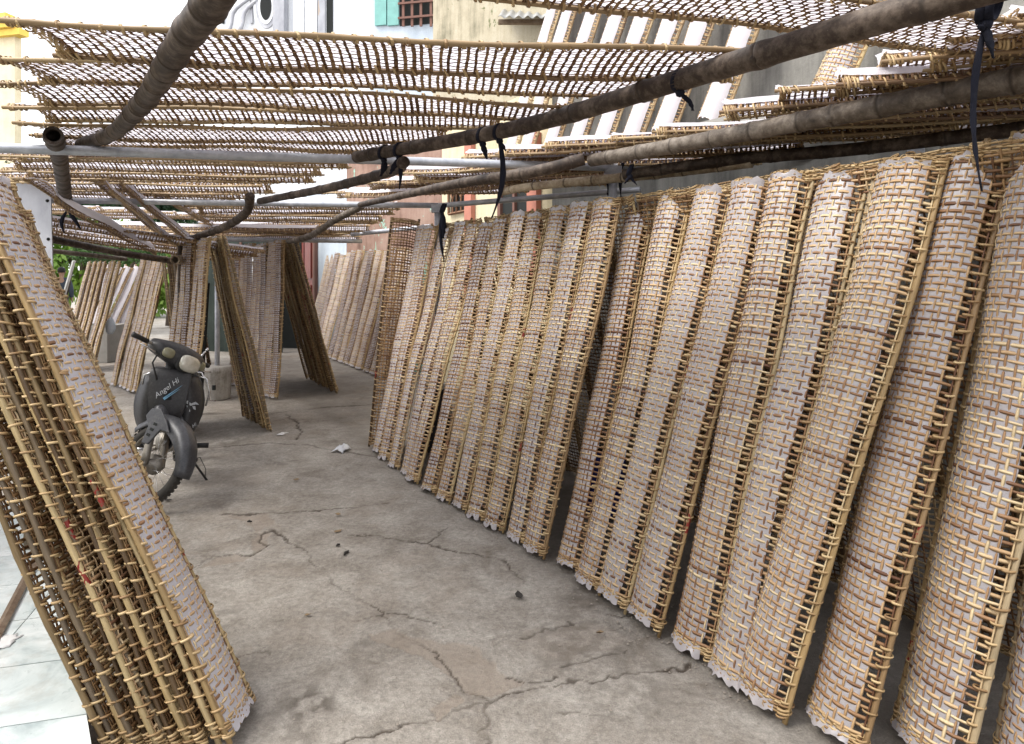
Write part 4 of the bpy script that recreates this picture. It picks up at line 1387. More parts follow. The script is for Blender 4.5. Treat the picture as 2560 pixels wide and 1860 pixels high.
# ---------------------------------------------------------------- walls and buildings
class Wall:
    def __init__(s, name, A, B, z0, z1, mat, label, cat='wall', th=.2, openings=(), kind=None):
        s.A, s.B = Vector((A[0], A[1], 0)), Vector((B[0], B[1], 0))
        s.d = (s.B - s.A).normalized()
        s.L = (s.B - s.A).length
        s.n = Vector((-s.d.y, s.d.x, 0))
        if s.n.dot(-s.A) < 0:
            s.n = -s.n                               # towards the camera
        s.root = thing(name, label, cat, s.A)
        b = MB()
        xs = sorted(set([0, s.L] + [x for o in openings for x in (o[0], o[1])]))
        zs = sorted(set([z0, z1] + [z for o in openings for z in (o[2], o[3])]))
        for x0, x1 in zip(xs[:-1], xs[1:]):
            for a0, a1 in zip(zs[:-1], zs[1:]):
                xm, zm = (x0 + x1) / 2, (a0 + a1) / 2
                if any(o[0] < xm < o[1] and o[2] < zm < o[3] for o in openings):
                    continue
                p = [s.d * x0, s.d * x1, s.d * x1 - s.n * th, s.d * x0 - s.n * th]
                vs = [q + Vector((0, 0, a0)) for q in p] + [q + Vector((0, 0, a1)) for q in p]
                b.add(vs, [(0, 1, 5, 4), (1, 2, 6, 5), (2, 3, 7, 6), (3, 0, 4, 7), (4, 5, 6, 7), (3, 2, 1, 0)])
        b.build('wall_face', M[mat], s.root, smooth=False)
    def hit(s, u, v):
        "distance along the wall and height seen at a photo pixel"
        k = (u - UC) / F
        # A + d*t : x = k*y
        t_ = (k * s.A.y - s.A.x) / (s.d.x - k * s.d.y)
        p = s.A + s.d * t_
        return t_, H + (VH - v) * p.y / F
    def panel(s, name, u0, v0, u1, v1, mat, out=.03, th=.03, smooth=False):
        t0, z0 = s.hit(u0, v1)
        t1, _ = s.hit(u1, v1)
        _, z1 = s.hit(u0, v0)
        return s.slab(name, min(t0, t1), max(t0, t1), z0, z1, mat, out, th)
    def slab(s, name, t0, t1, z0, z1, mat, out=.03, th=.03):
        b = MB()
        p = [s.d * t0 + s.n * out, s.d * t1 + s.n * out, s.d * t1 + s.n * (out - th), s.d * t0 + s.n * (out - th)]
        vs = [q + Vector((0, 0, z0)) for q in p] + [q + Vector((0, 0, z1)) for q in p]
        b.add(vs, [(0, 1, 5, 4), (1, 2, 6, 5), (2, 3, 7, 6), (3, 0, 4, 7), (4, 5, 6, 7), (3, 2, 1, 0)])
        return b.build(name, M[mat], s.root, smooth=False)

GW = Wall('grey_wall', (.42, 7.1), (4.6, .3), -.05, 5.6, 'wall_grey', 'tall rain stained grey plaster wall behind the long row at the right')
# ledge with upright mats
t0, zl = GW.hit(1250, 372)
GW.slab('ledge', -.3, 6.4, 2.60, 2.68, 'edge', .40, .40)
upr = [(1255, 1432), (1318, 1498), (1382, 1560), (1450, 1630), (1520, 1712), (1600, 1795), (1680, 1880), (1800, 1975), (2105, 2270)]
for k, (ub, ut) in enumerate(upr):
    tt, _ = GW.hit(ub + 40, 372)
    Bp = GW.A + GW.d * max(tt, -.5) + GW.n * .30
    Bp.z = 2.69
    Tp = Bp + GW.d * (.78) + GW.n * -.26 + Vector((0, 0, 1.85))
    lean(PALE_LIT[0] if k != 8 else RACK[1], Bp, Tp, GW.d, '%s papered mat from the left standing on the ledge of the grey wall' % ORD[k], GU)  # sunlit look of the ledge mats comes from the whiter paper colour

BG = Wall('beige_house', (-1.05, 10.2), (.44, 7.35), -.05, 3.7, 'wall_beige', 'beige house wall with pink pilasters behind the centre posts', 'house')
UPW = Wall('mossy_wall', (-1.3, 11.2), (1.6, 8.6), 0, 7.5, 'wall_moss', 'mossy cream upper wall above the overhead mats at the top centre', 'wall')
for u0, u1, v0 in ((1172, 1189, 340), (1330, 1354, 340)):
    BG.panel('pilaster', u0, v0, u1, 760, 'pink', .07, .065)
t0, z0 = BG.hit(1128, 536)
t1, _ = BG.hit(1171, 536)
_, z1 = BG.hit(1128, 470)
w_ = (t1 - t0) / 2
for k in range(2):                                       # pierced vent blocks
    a, c_ = t0 + k * w_, t0 + (k + 1) * w_
    rim = .035
    fr = MB()
    def bar(x0, y0, x1, y1, w=.016):
        p0, p1 = BG.d * x0 + Vector((0, 0, y0)) + BG.n * .04, BG.d * x1 + Vector((0, 0, y1)) + BG.n * .04
        fr.tube([p0, p1], w, 4)
    bar(a, z0, a, z1, .02), bar(c_, z0, c_, z1, .02), bar(a, z0, c_, z0, .02), bar(a, z1, c_, z1, .02)
    m_ = (a + c_) / 2
    zm = (z0 + z1) / 2
    bar(m_, z0, m_, zm), bar(m_, zm, a, z1), bar(m_, zm, c_, z1)
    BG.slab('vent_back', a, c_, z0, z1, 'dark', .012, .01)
    fr.build('vent_block', M['brown_vent'], BG.root, smooth=False)
BG.panel('window_dark_panel', 1258, 475, 1328, 640, 'dark', .012, .01)  # near-black panel on the wall, painted shade of the room behind
BG.panel('window_frame', 1252, 475, 1259, 640, 'rust', .05, .045)
BG.panel('window_frame', 1290, 475, 1295, 640, 'rust', .05, .045)

W1 = Wall('peeling_wall', (-.98, 10.25), (-3.33, 13.7), -.05, 3.9, 'wall_brown', 'bare brown wall with flaking green paint behind the far row of mats', 'wall')
W2 = Wall('pale_blue_house', (-3.34, 13.72), (-6.1, 17.8), -.05, 3.4, 'wall_blue', 'pale blue house wall with a red wooden door beyond the far rack', 'house')
for k, (u0, u1) in enumerate(((742, 764), (767, 789))):
    dd = W2.panel('door', u0, 560, u1, 792, 'door', .05, .045)
    t0, _ = W2.hit(u0, 792)
    t1, _ = W2.hit(u1, 792)
    a, c_ = min(t0, t1), max(t0, t1)
    w_ = c_ - a
    for z0, z1 in ((.75, 1.35), (1.5, 2.5), (.1, .6)):
        W2.slab('door_panel', a + w_ * .2, a + w_ * .8, z0, z1, 'door', .075, .02)
W2.panel('door_frame', 736, 552, 741, 795, 'rust', .08, .075)
W2.panel('door_frame', 790, 552, 795, 795, 'rust', .08, .075)
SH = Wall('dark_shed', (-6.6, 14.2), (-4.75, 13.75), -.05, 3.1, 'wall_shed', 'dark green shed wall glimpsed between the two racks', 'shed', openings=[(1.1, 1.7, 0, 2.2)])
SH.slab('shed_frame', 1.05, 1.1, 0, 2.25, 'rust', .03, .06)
SH.slab('room_dark_sheet', .9, 1.9, 0, 3.0, 'dark', -.9, .03)  # near-black sheet stands in for the shade inside the shed

WH = Wall('white_house', (-7.1, 16.6), (-1.6, 16.0), 0, 11.5, 'wall_white', 'white house with an oval ornament high behind the overhead mats', 'house', openings=[])
tc, zc_ = WH.hit(672, 22)
for k, (rx, rz, mt, o_) in enumerate(((.34, .62, 'white_trim', .10), (.27, .52, 'zinc', .13), (.20, .42, 'white_trim', .15), (.14, .33, 'dark', .17))):
    b = MB()
    n = 28
    ring = [WH.d * (tc + rx * math.cos(2 * math.pi * i / n)) + Vector((0, 0, zc_ + rz * math.sin(2 * math.pi * i / n))) for i in range(n)]
    b.loft([[p + WH.n * .0 for p in ring], [p + WH.n * o_ for p in ring]])
    b.build(['oval_rim', 'oval_groove', 'oval_bead', 'oval_pane'][k], M[mt], WH.root, smooth=False)
WH.panel('column', 695, -40, 722, 90, 'zinc', .28, .25)
WH.panel('shutter', 735, -40, 762, 90, 'white_trim', .06, .05)
WH.panel('shutter', 766, -40, 794, 90, 'white_trim', .06, .05)
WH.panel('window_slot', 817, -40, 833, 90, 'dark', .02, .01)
WH.panel('corner_strip', 797, -40, 814, 90, 'zinc', .05, .045)
arch = MB()
for q in range(2):
    arch.tube([WH.d * WH.hit(575 + q * 28 + 5 * math.sin(i), 70 - i * 13)[0] + Vector((0, 0, WH.hit(600, 85 - i * 12)[1])) + WH.n * .1 + WH.d * (.035 * i * i * .3) for i in range(8)], .05, 6)
arch.build('arch_moulding', M['zinc'], WH.root)
for i, (u0, u1, m_) in enumerate(((556, 562, 'dark'), (628, 634, 'zinc'))):
    WH.panel('moulding', u0, -40, u1, 60, m_, .06, .05)

TH = Wall('teal_window_wall', (-3.05, 14.6), (-1.2, 14.2), 0, 9.6, 'wall_blue', 'upper storey wall with a barred window between teal shutters, top centre', 'house')
TH.panel('shutter', 940, -60, 968, 66, 'teal', .06, .05)
TH.panel('shutter', 971, -60, 999, 66, 'teal', .06, .05)
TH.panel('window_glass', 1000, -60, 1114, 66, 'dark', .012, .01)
for u in (1009, 1031, 1053, 1078, 1099):
    TH.panel('window_bar', u, -60, u + 6, 70, 'rust', .10, .03)
for v in (12, 48):
    TH.panel('window_bar', 1000, v, 1118, v + 5, 'rust', .13, .03)
TH.panel('green_post', 1115, -60, 1129, 72, 'lime', .20, .12)
TH.panel('teal_jamb', 1130, -60, 1153, 72, 'teal', .08, .07)

tin = thing('tin_awning', 'corrugated tin awning edge below the mossy wall, top centre', 'awning', P(1245, 42, 9.3))
b = MB()
rings = []
for j in range(2):
    rings.append([])
vs, fs = [], []
n = 60
for i in range(n + 1):
    x = i / n
    w = .02 * math.sin(x * 2 * math.pi * 8)
    for j in range(2):
        vs.append((x * 1.0 + j * .05, -.0 + j * .9, w + j * .45 + .0))
for i in range(n):
    fs.append((i * 2, i * 2 + 2, i * 2 + 3, i * 2 + 1))
b.add(vs, fs)
o = b.build('sheet', M['tin'], tin)
o.modifiers.new('thickness', 'SOLIDIFY').thickness = .006
MB().box((.5, .25, .02), (.5, .03, .03)).build('beam', M['wood'], tin, smooth=False)

YH = Wall('yellow_house', (-17.5, 19.5), (-13.6, 18.6), 0, 8.6, 'wall_yellow', 'cream house with a yellow cornice at the upper left edge', 'house')
_, zt = YH.hit(30, 42)
_, zb = YH.hit(30, 92)
for k in range(3):
    YH.slab('cornice_band', -.1 + .0, YH.L - .12 * k + .3, zb + (zt - zb) * k / 3, zb + (zt - zb) * (k + 1) / 3 - .01, 'yellow', .14 + .10 * k, .30)
for k in range(7):
    YH.slab('baluster', 1.2 + k * .4, 1.26 + k * .4, 8.6, 9.3, 'white_trim', -.05, .06)
YH.slab('handrail', 1.0, YH.L, 9.3, 9.38, 'white_trim', -.02, .12)

ZS = thing('metal_sheet', 'grey riveted zinc sheet with flaking paint standing behind the left stack', 'metal sheet', (-5.2, 5.95, 0))
B_ = P(126, 452, 5.85)
x1 = B_.x + 5.2
vsx = [(-1.4, 0, 0), (x1 + .06, 0, 0), (x1, 0, B_.z), (-1.4, 0, B_.z)]
b = MB()
b.add(vsx + [(x, .012, z) for x, y, z in vsx], [(0, 1, 2, 3), (7, 6, 5, 4), (1, 5, 6, 2), (3, 2, 6, 7), (0, 4, 5, 1)])
ob_ = b.build('sheet', M['zinc'], ZS, smooth=False)
ob_.location = (0, -.1, 0)
for k in range(7):
    z = .25 + k * .33
    MB().lathe([(.014, 0), (.014, .004), (.006, .010), (.0005, .012)], 8, Matrix.Translation((x1 - .03 + .06 * (1 - z / B_.z), -.101, z)) @ Matrix.Rotation(math.radians(90), 4, 'X')).build('rivet', M['dark'], ZS)
MB().box((x1 - .4, .05, B_.z / 2 - .02), (.03, .03, B_.z / 2 - .02)).build('stud', M['rust'], ZS, smooth=False)

# ---------------------------------------------------------------- trees
def leafmat(name, c0, c1, tr=.35):
    t = NT(name)
    at = t.n('Attribute', attribute_name='tone')
    c = t.mix(at.outputs['Fac'], c0, c1)
    d = t.n('BsdfPrincipled', {'Base Color': c, 'Roughness': .5, 'Specular IOR Level': .4})
    tl = t.n('BsdfTranslucent', {'Color': c})
    m = t.n('MixShader', {0: tr, 1: d.outputs[0], 2: tl.outputs[0]})
    t.t.links.new(m.outputs[0], t.out.inputs['Surface'])
    return t.done()
M['leaf_dark'] = leafmat('dark_leaves', (.018, .045, .022), (.05, .11, .045))
M['leaf_mid'] = leafmat('mid_leaves', (.03, .07, .02), (.09, .18, .05))
M['leaf_bright'] = leafmat('bright_bamboo_leaves', (.11, .22, .03), (.28, .42, .08), .5)
M['bark'] = simple('bark', (.10, .075, .055), .9, 0, .4, 12, .6)
def tree(name, label, base, trunk_h, blobs, n, leaf, mat, seed, droop=.3, group='trees at the back'):
    r = random.Random(seed)
    root = thing(name, label, 'tree', base, group)
    b = MB()
    b.tube([(0, 0, 0), (.1, .05, trunk_h * .5), (0, .1, trunk_h)], [.2, .15, .1], 8)
    for c_, rad in blobs:
        b.tube([(0, .05, trunk_h * .7), (c_[0] * .5, c_[1] * .5, (trunk_h * .7 + c_[2]) / 2 + .2), c_], [.08, .05, .02], 6)
    b.build('trunk', M['bark'], root)
    vs, fs, ts = [], [], []
    clumps = []
    for c_, rad in blobs:
        for k in range(int(16)):
            d = Vector((r.gauss(0, 1), r.gauss(0, 1), r.gauss(0, .8))).normalized() * rad * r.uniform(.35, 1.0)
            clumps.append((Vector(c_) + d, rad * r.uniform(.16, .34), r.random()))
    for k in range(n):
        c_, rad, tn = clumps[r.randrange(len(clumps))]
        p = c_ + Vector((r.gauss(0, 1), r.gauss(0, 1), r.gauss(0, .7))) * rad * .75
        a = Vector((r.uniform(-1, 1), r.uniform(-1, 1), r.uniform(-1, .4) - droop)).normalized()
        s_ = a.cross(Vector((r.uniform(-1, 1), r.uniform(-1, 1), r.uniform(-1, 1)))).normalized()
        l, w = leaf * r.uniform(.6, 1.4), leaf * .22
        i = len(vs)
        vs += [p, p + a * l * .5 + s_ * w, p + a * l, p + a * l * .5 - s_ * w]
        fs.append((i, i + 1, i + 2, i + 3))
        tv = min(1, max(0, tn * .7 + r.random() * .4))
        ts += [tv] * 4
    me = nmesh('crown', vs, fs, M[mat], False, ts)
    ob('crown', me, root, 'stuff')
    return root
tree('bamboo_clump', 'bright yellow green bamboo clump behind the walking man', (-16.5, 26, 0), 3.0, [((-2.5, 0, 2.2), 1.6), ((0, 0, 1.6), 1.7), ((1.6, .3, 2.4), 1.5), ((-1.2, 1, 4), 1.5), ((2.8, 0, 1.2), 1.3), ((-4.0, 0, 1.4), 1.5)], 15000, .32, 'leaf_bright', 1, .6)
tree('dark_tree', 'dark dense tree behind the slanting mats at the left', (-11.2, 18.5, 0), 3.4, [((-1.2, 0, 3.6), 1.1), ((.6, 0, 3.7), 1.2), ((2.0, .4, 3.6), 1.2), ((3.4, 0, 4.0), 1.1), ((-.2, .5, 4.8), .9), ((-2.4, 0, 3.9), .9)], 16000, .15, 'leaf_dark', 2)
tree('conifer', 'taller dark green tree above the middle rack', (-7.6, 18.0, 0), 3.0, [((-.6, 0, 3.0), 1.0), ((.5, 0, 3.4), 1.1), ((1.6, 0, 2.9), .9), ((0, .5, 4.3), .9), ((-1.4, .2, 3.7), .8)], 12000, .13, 'leaf_dark', 3)
tree('hanging_shrub', 'small dark shrub hanging over the sky-lit mats', (-8.4, 14.6, 0), 1.7, [((-.2, 0, 1.95), .42), ((.45, .1, 2.0), .4), ((-.75, 0, 2.1), .3)], 4500, .08, 'leaf_mid', 4)
tree('bright_shrub', 'light green foliage showing between the slanting mats', (-9.0, 22, 0), 2.2, [((0, 0, 3.4), .9), ((1.2, 0, 3.6), .8), ((.2, .4, 2.6), .9)], 5000, .16, 'leaf_bright', 5)
tree('roof_greenery', 'bits of green plant seen through the front overhead mats', (-10.5, 21, 0), 3.4, [((0, 0, 5.4), .8), ((2.2, 0, 5.2), .7)], 3000, .2, 'leaf_mid', 6)

LH = Wall('left_house', (-3.9, -4.5), (-3.9, 4.3), 0, 3.0, 'wall_yellow', 'unseen wall added to cut light, along the tiled step outside the left edge', 'house')  # added out of view to block light and raise contrast
BH = Wall('rear_light_block', (-3.9, -4.6), (5.2, -4.6), 0, 4.5, 'wall_grey', 'unseen wall added behind the camera to cut light', 'house')  # second added wall, blocks light from behind the camera
# ---------------------------------------------------------------- scooter
M['plast'] = None
t = NT('dusty_black_plastic')
v = t.vec()
n = t.noise(5, 6, .7, v)
n2 = t.noise(60, 4, .75, t.vec(scale=(1, 1, 1)))
f = t.math('MULTIPLY_ADD', n2, .45, t.math('MULTIPLY', n, .6))
c = t.ramp(f, [(.40, (.010, .010, .012)), (.58, (.026, .026, .029)), (.70, (.07, .066, .062)), (.82, (.16, .148, .13))])
t.pbr(c, t.math('MULTIPLY_ADD', n, .5, .22), 0, t.bump(n2, .2, .002), .5)
M['plast'] = t.done()
t = NT('dusty_grey_fender')
n = t.noise(6, 6, .7, t.vec())
n2 = t.noise(70, 4, .75, t.vec())
c = t.ramp(t.math('MULTIPLY_ADD', n2, .4, t.math('MULTIPLY', n, .6)), [(.38, (.03, .032, .038)), (.54, (.062, .064, .072)), (.68, (.11, .107, .104)), (.8, (.20, .185, .165))])
t.pbr(c, .38, .2, t.bump(n2, .2, .002), .5)
M['fender'] = t.done()
M['tyre'] = simple('dusty_tyre_rubber', (.045, .042, .038), .9, 0, .5, 20, .6)
M['metal'] = simple('dirty_alloy', (.26, .24, .21), .5, .7, .4, 20, .3)
M['chrome'] = simple('worn_chrome', (.55, .55, .56), .25, .9, .3, 25, .15)
M['seat'] = simple('black_seat_vinyl', (.02, .02, .02), .6, 0, .3, 12, .3)
M['white_print'] = simple('worn_white_print', (.42, .44, .46), .6, 0, .7, 90)
M['blue_print'] = simple('pale_blue_print', (.14, .30, .44), .6, 0, .4, 60)
M['amber'] = simple('cloudy_indicator_lens', (.20, .19, .12), .25, 0, .3, 30, .1, .6)
t = NT('headlight_lens')
g = t.n('TexWave', {'Scale': 60.0, 'Distortion': .3})
t.set(g.inputs['Vector'], t.vec())
n = t.noise(9, 4, .6, t.vec())
t.pbr(t.ramp(n, [(.3, (.38, .36, .29)), (.7, (.70, .69, .62))]), .15, .15, t.bump(g.outputs['Fac'], .25, .003), .8, {'Coat Weight': .6})
M['lens'] = t.done()

SCO = Vector((0, 0, 0))
def text_mesh(s, size):
    cu = bpy.data.curves.new('lettering', 'FONT')
    cu.body = s
    cu.size = size
    cu.shear = .35
    cu.extrude = .0008
    cu.resolution_u = 3
    cu.align_x = 'CENTER'
    cu.align_y = 'CENTER'
    o = bpy.data.objects.new('lettering', cu)
    COL.objects.link(o)
    bpy.context.view_layer.update()
    dg = bpy.context.evaluated_depsgraph_get()
    me = bpy.data.meshes.new_from_object(o.evaluated_get(dg))
    bpy.data.objects.remove(o)
    bpy.data.curves.remove(cu)
    return me

def scooter():
    heading = math.radians(-71)
    lean = math.radians(-5)                                  # on its side stand, towards its left
    steer = math.radians(52)
    root = thing('motor_scooter', 'dusty black scooter parked with its front wheel turned, beside the left stack', 'scooter')
    ax = Vector((-math.sin(math.radians(27)), 0, math.cos(math.radians(27))))
    hp = Vector((.43, 0, .76))
    S = Matrix.Translation(hp) @ Matrix.Rotation(steer, 4, ax) @ Matrix.Translation(-hp)
    def fr(b):                                               # steered parts
        b.v = [tuple(S @ Vector(p)) for p in b.v]
        return b
    def wheel(x, front):
        w = thing
        def tor(R, rx, rz, n=40, m=10, flat=0):
            b = MB()
            vs, fs = [], []
            for i in range(n):
                a = 2 * math.pi * i / n
                for k in range(m):
                    q = 2 * math.pi * k / m
                    rr_ = R + rx * math.cos(q)
                    vs.append((x + rr_ * math.cos(a), rz * math.sin(q), .285 + rr_ * math.sin(a)))
            for i in range(n):
                for k in range(m):
                    fs.append((i * m + k, i * m + (k + 1) % m, ((i + 1) % n) * m + (k + 1) % m, ((i + 1) % n) * m + k))
            return b.add(vs, fs)
        tfm = fr if front else (lambda b: b)
        ty = tfm(tor(.253, .034, .034))
        o = ty.build('wheel', M['tyre'], root)
        tfm(tor(.2255, .010, .020, m=8)).build('rim', M['metal'], o)
        b = MB()
        Mx = Matrix.Translation((x, 0, .285)) @ Matrix.Rotation(math.radians(90), 4, 'X')
        b.lathe([(.001, -.062), (.022, -.062), (.022, -.05), (.064, -.045), (.07, -.03), (.068, .012), (.035, .02), (.03, .045), (.016, .055), (.001, .055)], 20, Mx)
        tfm(b).build('hub', M['metal'], o)
        b = MB()
        for k in range(28):
            a = 2 * math.pi * k / 28
            sd = .036 if k % 2 else -.030
            a2 = a + (.42 if (k // 2) % 2 else -.42)
            r0 = .034 if k % 2 else .062
            b.tube([(x + r0 * math.cos(a), sd, .285 + r0 * math.sin(a)), (x + .222 * math.cos(a2), 0, .285 + .222 * math.sin(a2))], .0019, 4)
        tfm(b).build('spokes', M['chrome'], o)
        b = MB()
        for k in range(56):                                   # tread blocks
            a = 2 * math.pi * k / 56
            for sgn in (-1, 1):
                q = .5 * sgn
                rr_ = .253 + .0345 * math.cos(q)
                c_ = Vector((x + rr_ * math.cos(a), .0345 * math.sin(q), .285 + rr_ * math.sin(a)))
                R_ = Matrix.Rotation(-a, 3, 'Y')
                b.box(c_, (.0006, .011, .0105), R_)
        tfm(b).build('tread', M['tyre'], o)
    wheel(.62, True)
    wheel(-.60, False)
    # fork
    for s in (-1, 1):
        b = MB().tube([(.625, s * .072, .285), (.60, s * .072, .345), (.54, s * .070, .50), (.50, s * .066, .60)], [.028, .027, .023, .018], 12)
        b.tube([(.625, s * .06, .285), (.625, s * .092, .285)], .022, 8)
        fr(b).build('fork_leg', M['metal'], root)
    fr(MB().tube([(.62, -.10, .285), (.62, .10, .285)], .009, 8)).build('axle', M['metal'], root)
    # front fender: arched shell round the tyre
    outer, n = [], 22
    def fender(x0, a0, a1, R, wmax, tip, name, steered, mat_='fender'):
        rings = []
        for i in range(n + 1):
            t_ = i / n
            a = math.radians(a0 + (a1 - a0) * t_)
            w = wmax * (tip + (1 - tip) * math.sin(math.pi * min(1, .12 + t_ * 1.1) ) ** .5)
            drop = .035 + .05 * math.sin(math.pi * t_) ** 1.5
            sec = []
            for q in range(9):
                y = -1 + q / 4
                hh = R + .018 * (1 - y * y) - drop * max(0, abs(y) - .55) / .45
                sec.append(Vector((x0 + hh * math.cos(a), y * w, .285 + hh * math.sin(a))))
            rings.append(sec)
        b = MB().loft(rings, caps=False, closed=False)
        if steered:
            fr(b)
        o = b.build(name, M[mat_], root)
        m = o.modifiers.new('thickness', 'SOLIDIFY')
        m.thickness = .004
        m.offset = -1
        return o
    fe = fender(.62, 2, 152, .322, .088, .42, 'front_fender', True)
    for s in (-1, 1):                                        # cheeks of the fender over the fork, with slots
        b = MB()
        pts = [(.47, .62), (.55, .64), (.64, .59), (.73, .52), (.64, .515), (.60, .40), (.535, .39), (.52, .50), (.45, .56)]
        inn = [Vector((x, s * .086, z)) for x, z in pts]
        out = [Vector((x, s * .100, z)) for x, z in pts]
        n_ = len(pts)
        b.add(inn + out, [tuple(range(n_))[::-1], tuple(range(n_, 2 * n_))] + [(k, (k + 1) % n_, n_ + (k + 1) % n_, n_ + k) for k in range(n_)])
        o = fr(b).build('fender_cheek', M['fender'], root, smooth=False)
        bevel(o, .006, 3, 30)
        for k in range(3):
            fr(MB().box((.562 + .006 * k, s * .1015, .455 + .04 * k), (.016, .0012, .009))).build('slot', M['dark'], o, smooth=False)
    # upper bridge joining fender and nose
    b = MB()
    rings = []
    for i in range(7):
        t_ = i / 6
        cx, cz = .52 - .07 * t_, .56 + .08 * t_
        w = .080 - .018 * t_
        rings.append([Vector((cx + .035 * math.cos(2 * math.pi * k / 14), w * math.sin(2 * math.pi * k / 14), cz + .03 * math.cos(2 * math.pi * k / 14))) for k in range(14)])
    fr(b.loft(rings)).build('fork_cover', M['fender'], root)
    # handlebar cowl
    rings = []
    N_ = 22
    for i in range(N_ + 1):
        y = -.235 + .47 * i / N_
        k = abs(y) / .235
        hz = .086 * (1 - .52 * k ** 1.7) * (1 - .9 * max(0, k - .94) / .06)
        hx = .115 * (1 - .50 * k ** 1.6) * (1 - .9 * max(0, k - .94) / .06)
        cx = .385 - .075 * k ** 1.6
        cz = 1.005 + .012 * k
        sec = []
        for q in range(20):
            a = 2 * math.pi * q / 20
            ca, sa = math.cos(a), math.sin(a)
            e = .75
            sec.append(Vector((cx + hx * math.copysign(abs(ca) ** e, ca), y, cz + hz * math.copysign(abs(sa) ** e, sa) + .02 * -ca * (1 - k))))
        rings.append(sec)
    cowl = fr(MB().loft(rings)).build('handlebar_cowl', M['plast'], root)
    def lens(cy, cz, ry, rz, x, name, mat_, par, bulge=.03, yaw=0.0, frame=True):
        R_ = Matrix.Translation((x, cy, cz)) @ Matrix.Rotation(yaw, 4, 'Z') @ Matrix.Rotation(math.radians(-12), 4, 'Y')
        def disc(ry_, rz_, h, z0):
            rings = []
            for j in range(6):
                f_ = math.cos(j / 5 * math.pi / 2)
                h_ = math.sin(j / 5 * math.pi / 2) * h
                rings.append([R_ @ Vector((z0 + h_, math.copysign(abs(math.cos(a)) ** .7, math.cos(a)) * ry_ * max(f_, .02), math.copysign(abs(math.sin(a)) ** .75, math.sin(a)) * rz_ * max(f_, .02))) for a in [2 * math.pi * q / 24 for q in range(24)]])
            return MB().loft([[R_ @ Vector((-.03, math.copysign(abs(math.cos(a)) ** .7, math.cos(a)) * ry_, math.copysign(abs(math.sin(a)) ** .75, math.sin(a)) * rz_)) for a in [2 * math.pi * q / 24 for q in range(24)]]] + rings)
        o = fr(disc(ry, rz, bulge, .003)).build(name, M[mat_], par)
        if frame:
            fr(disc(ry * 1.10, rz * 1.14, bulge * .25, -.006)).build('bezel', M['seat'], par)
        return o
    lens(0, .985, .092, .060, .484, 'headlight', 'lens', root, .030)
    for s in (-1, 1):
        lens(s * .165, 1.003, .043, .035, .428, 'indicator', 'amber', root, .016, s * .42)
    # bars, grips, levers, mirror stubs
    for s in (-1, 1):
        fr(MB().tube([(.33, s * .17, 1.01), (.30, s * .25, 1.02), (.27, s * .36, 1.025)], .011, 10)).build('handlebar', M['metal'], root)
        fr(MB().tube([(.292, s * .255, 1.021), (.268, s * .355, 1.026), (.264, s * .372, 1.027)], [.0175, .0175, .019], 12)).build('grip', M['seat'], root)
        fr(MB().tube([(.36, s * .20, .985), (.385, s * .24, .975), (.36, s * .31, .985), (.345, s * .345, .99)], [.007, .006, .005, .006], 8)).build('lever', M['chrome'], root)
    fr(MB().tube([(.33, .20, 1.05), (.325, .215, 1.10), (.30, .25, 1.13)], [.010, .007, .006], 8).tube([(.305, .245, 1.126), (.29, .265, 1.145)], .010, 8)).build('mirror_stub', M['chrome'], root)
    fr(MB().tube([(.34, -.17, .98), (.36, -.19, .90), (.38, -.12, .82), (.38, -.05, .75)], .006, 6)).build('cable', M['seat'], root)
    fr(MB().tube([(.34, .17, .98), (.38, .20, .88), (.40, .13, .80), (.38, .05, .75)], .006, 6)).build('cable', M['seat'], root)
    # steering head and nose panel
    MB().tube([(.46, 0, .70), (.39, 0, .96)], [.05, .045], 12).build('steering_head', M['seat'], root)
    secs = []
    for z, xf, w, dd in ((.56, .500, .085, .05), (.61, .514, .108, .06), (.68, .506, .120, .07), (.78, .486, .130, .075), (.87, .466, .136, .075), (.915, .452, .130, .07), (.925, .438, .112, .06)):
        secs.append([Vector((xf - .010 * abs(q) ** 2.5 * 2.2 - (0 if abs(q) < 1.01 else dd), q * w if abs(q) <= 1 else math.copysign(w, q), z)) for q in (-1.1, -1, -.8, -.4, 0, .4, .8, 1, 1.1)])
    o = MB().loft(secs, caps=True, closed=True).build('nose_panel', M['plast'], root, angle=50)
    # leg shields, curved plates on each side
    for s in (-1, 1):
        rows = []
        for i in range(9):
            t_ = i / 8
            z = .40 + .47 * t_
            w = .08 + .150 * (math.sin(math.pi * (.05 + .83 * t_)) ** .6)
            row = []
            for j in range(7):
                u_ = j / 6
                y = .085 + (w - .085) * u_
                row.append(Vector((.452 - .05 * t_ - .09 * u_ ** 1.5 + .035 * math.sin(math.pi * u_), s * y, z)))
            rows.append(row)
        b = MB().loft(rows, caps=False, closed=False)
        o = b.build('leg_shield', M['plast'], root)
        m = o.modifiers.new('thickness', 'SOLIDIFY')
        m.thickness = .008
        m.offset = 0
        edge = [r_[-1] for r_ in rows]
        MB().tube(edge, .0055, 6).build('shield_edge', M['fender'], o)
    # body spine, engine, seat, tail
    def blob(name, secs, mat_, n=14, e=.7):
        rings = []
        for x, z, w, h in secs:
            rings.append([Vector((x, w * math.copysign(abs(math.cos(a)) ** e, math.cos(a)), z + h * math.copysign(abs(math.sin(a)) ** e, math.sin(a)))) for a in [2 * math.pi * q / n for q in range(n)]])
        return MB().loft(rings).build(name, M[mat_], root)
    blob('spine_cover', [(.42, .62, .06, .16), (.28, .56, .075, .13), (.08, .50, .08, .10), (-.08, .54, .09, .10)], 'plast')
    blob('side_cover', [(-.05, .62, .10, .09), (-.25, .66, .125, .10), (-.55, .72, .11, .085), (-.78, .76, .07, .05)], 'plast')
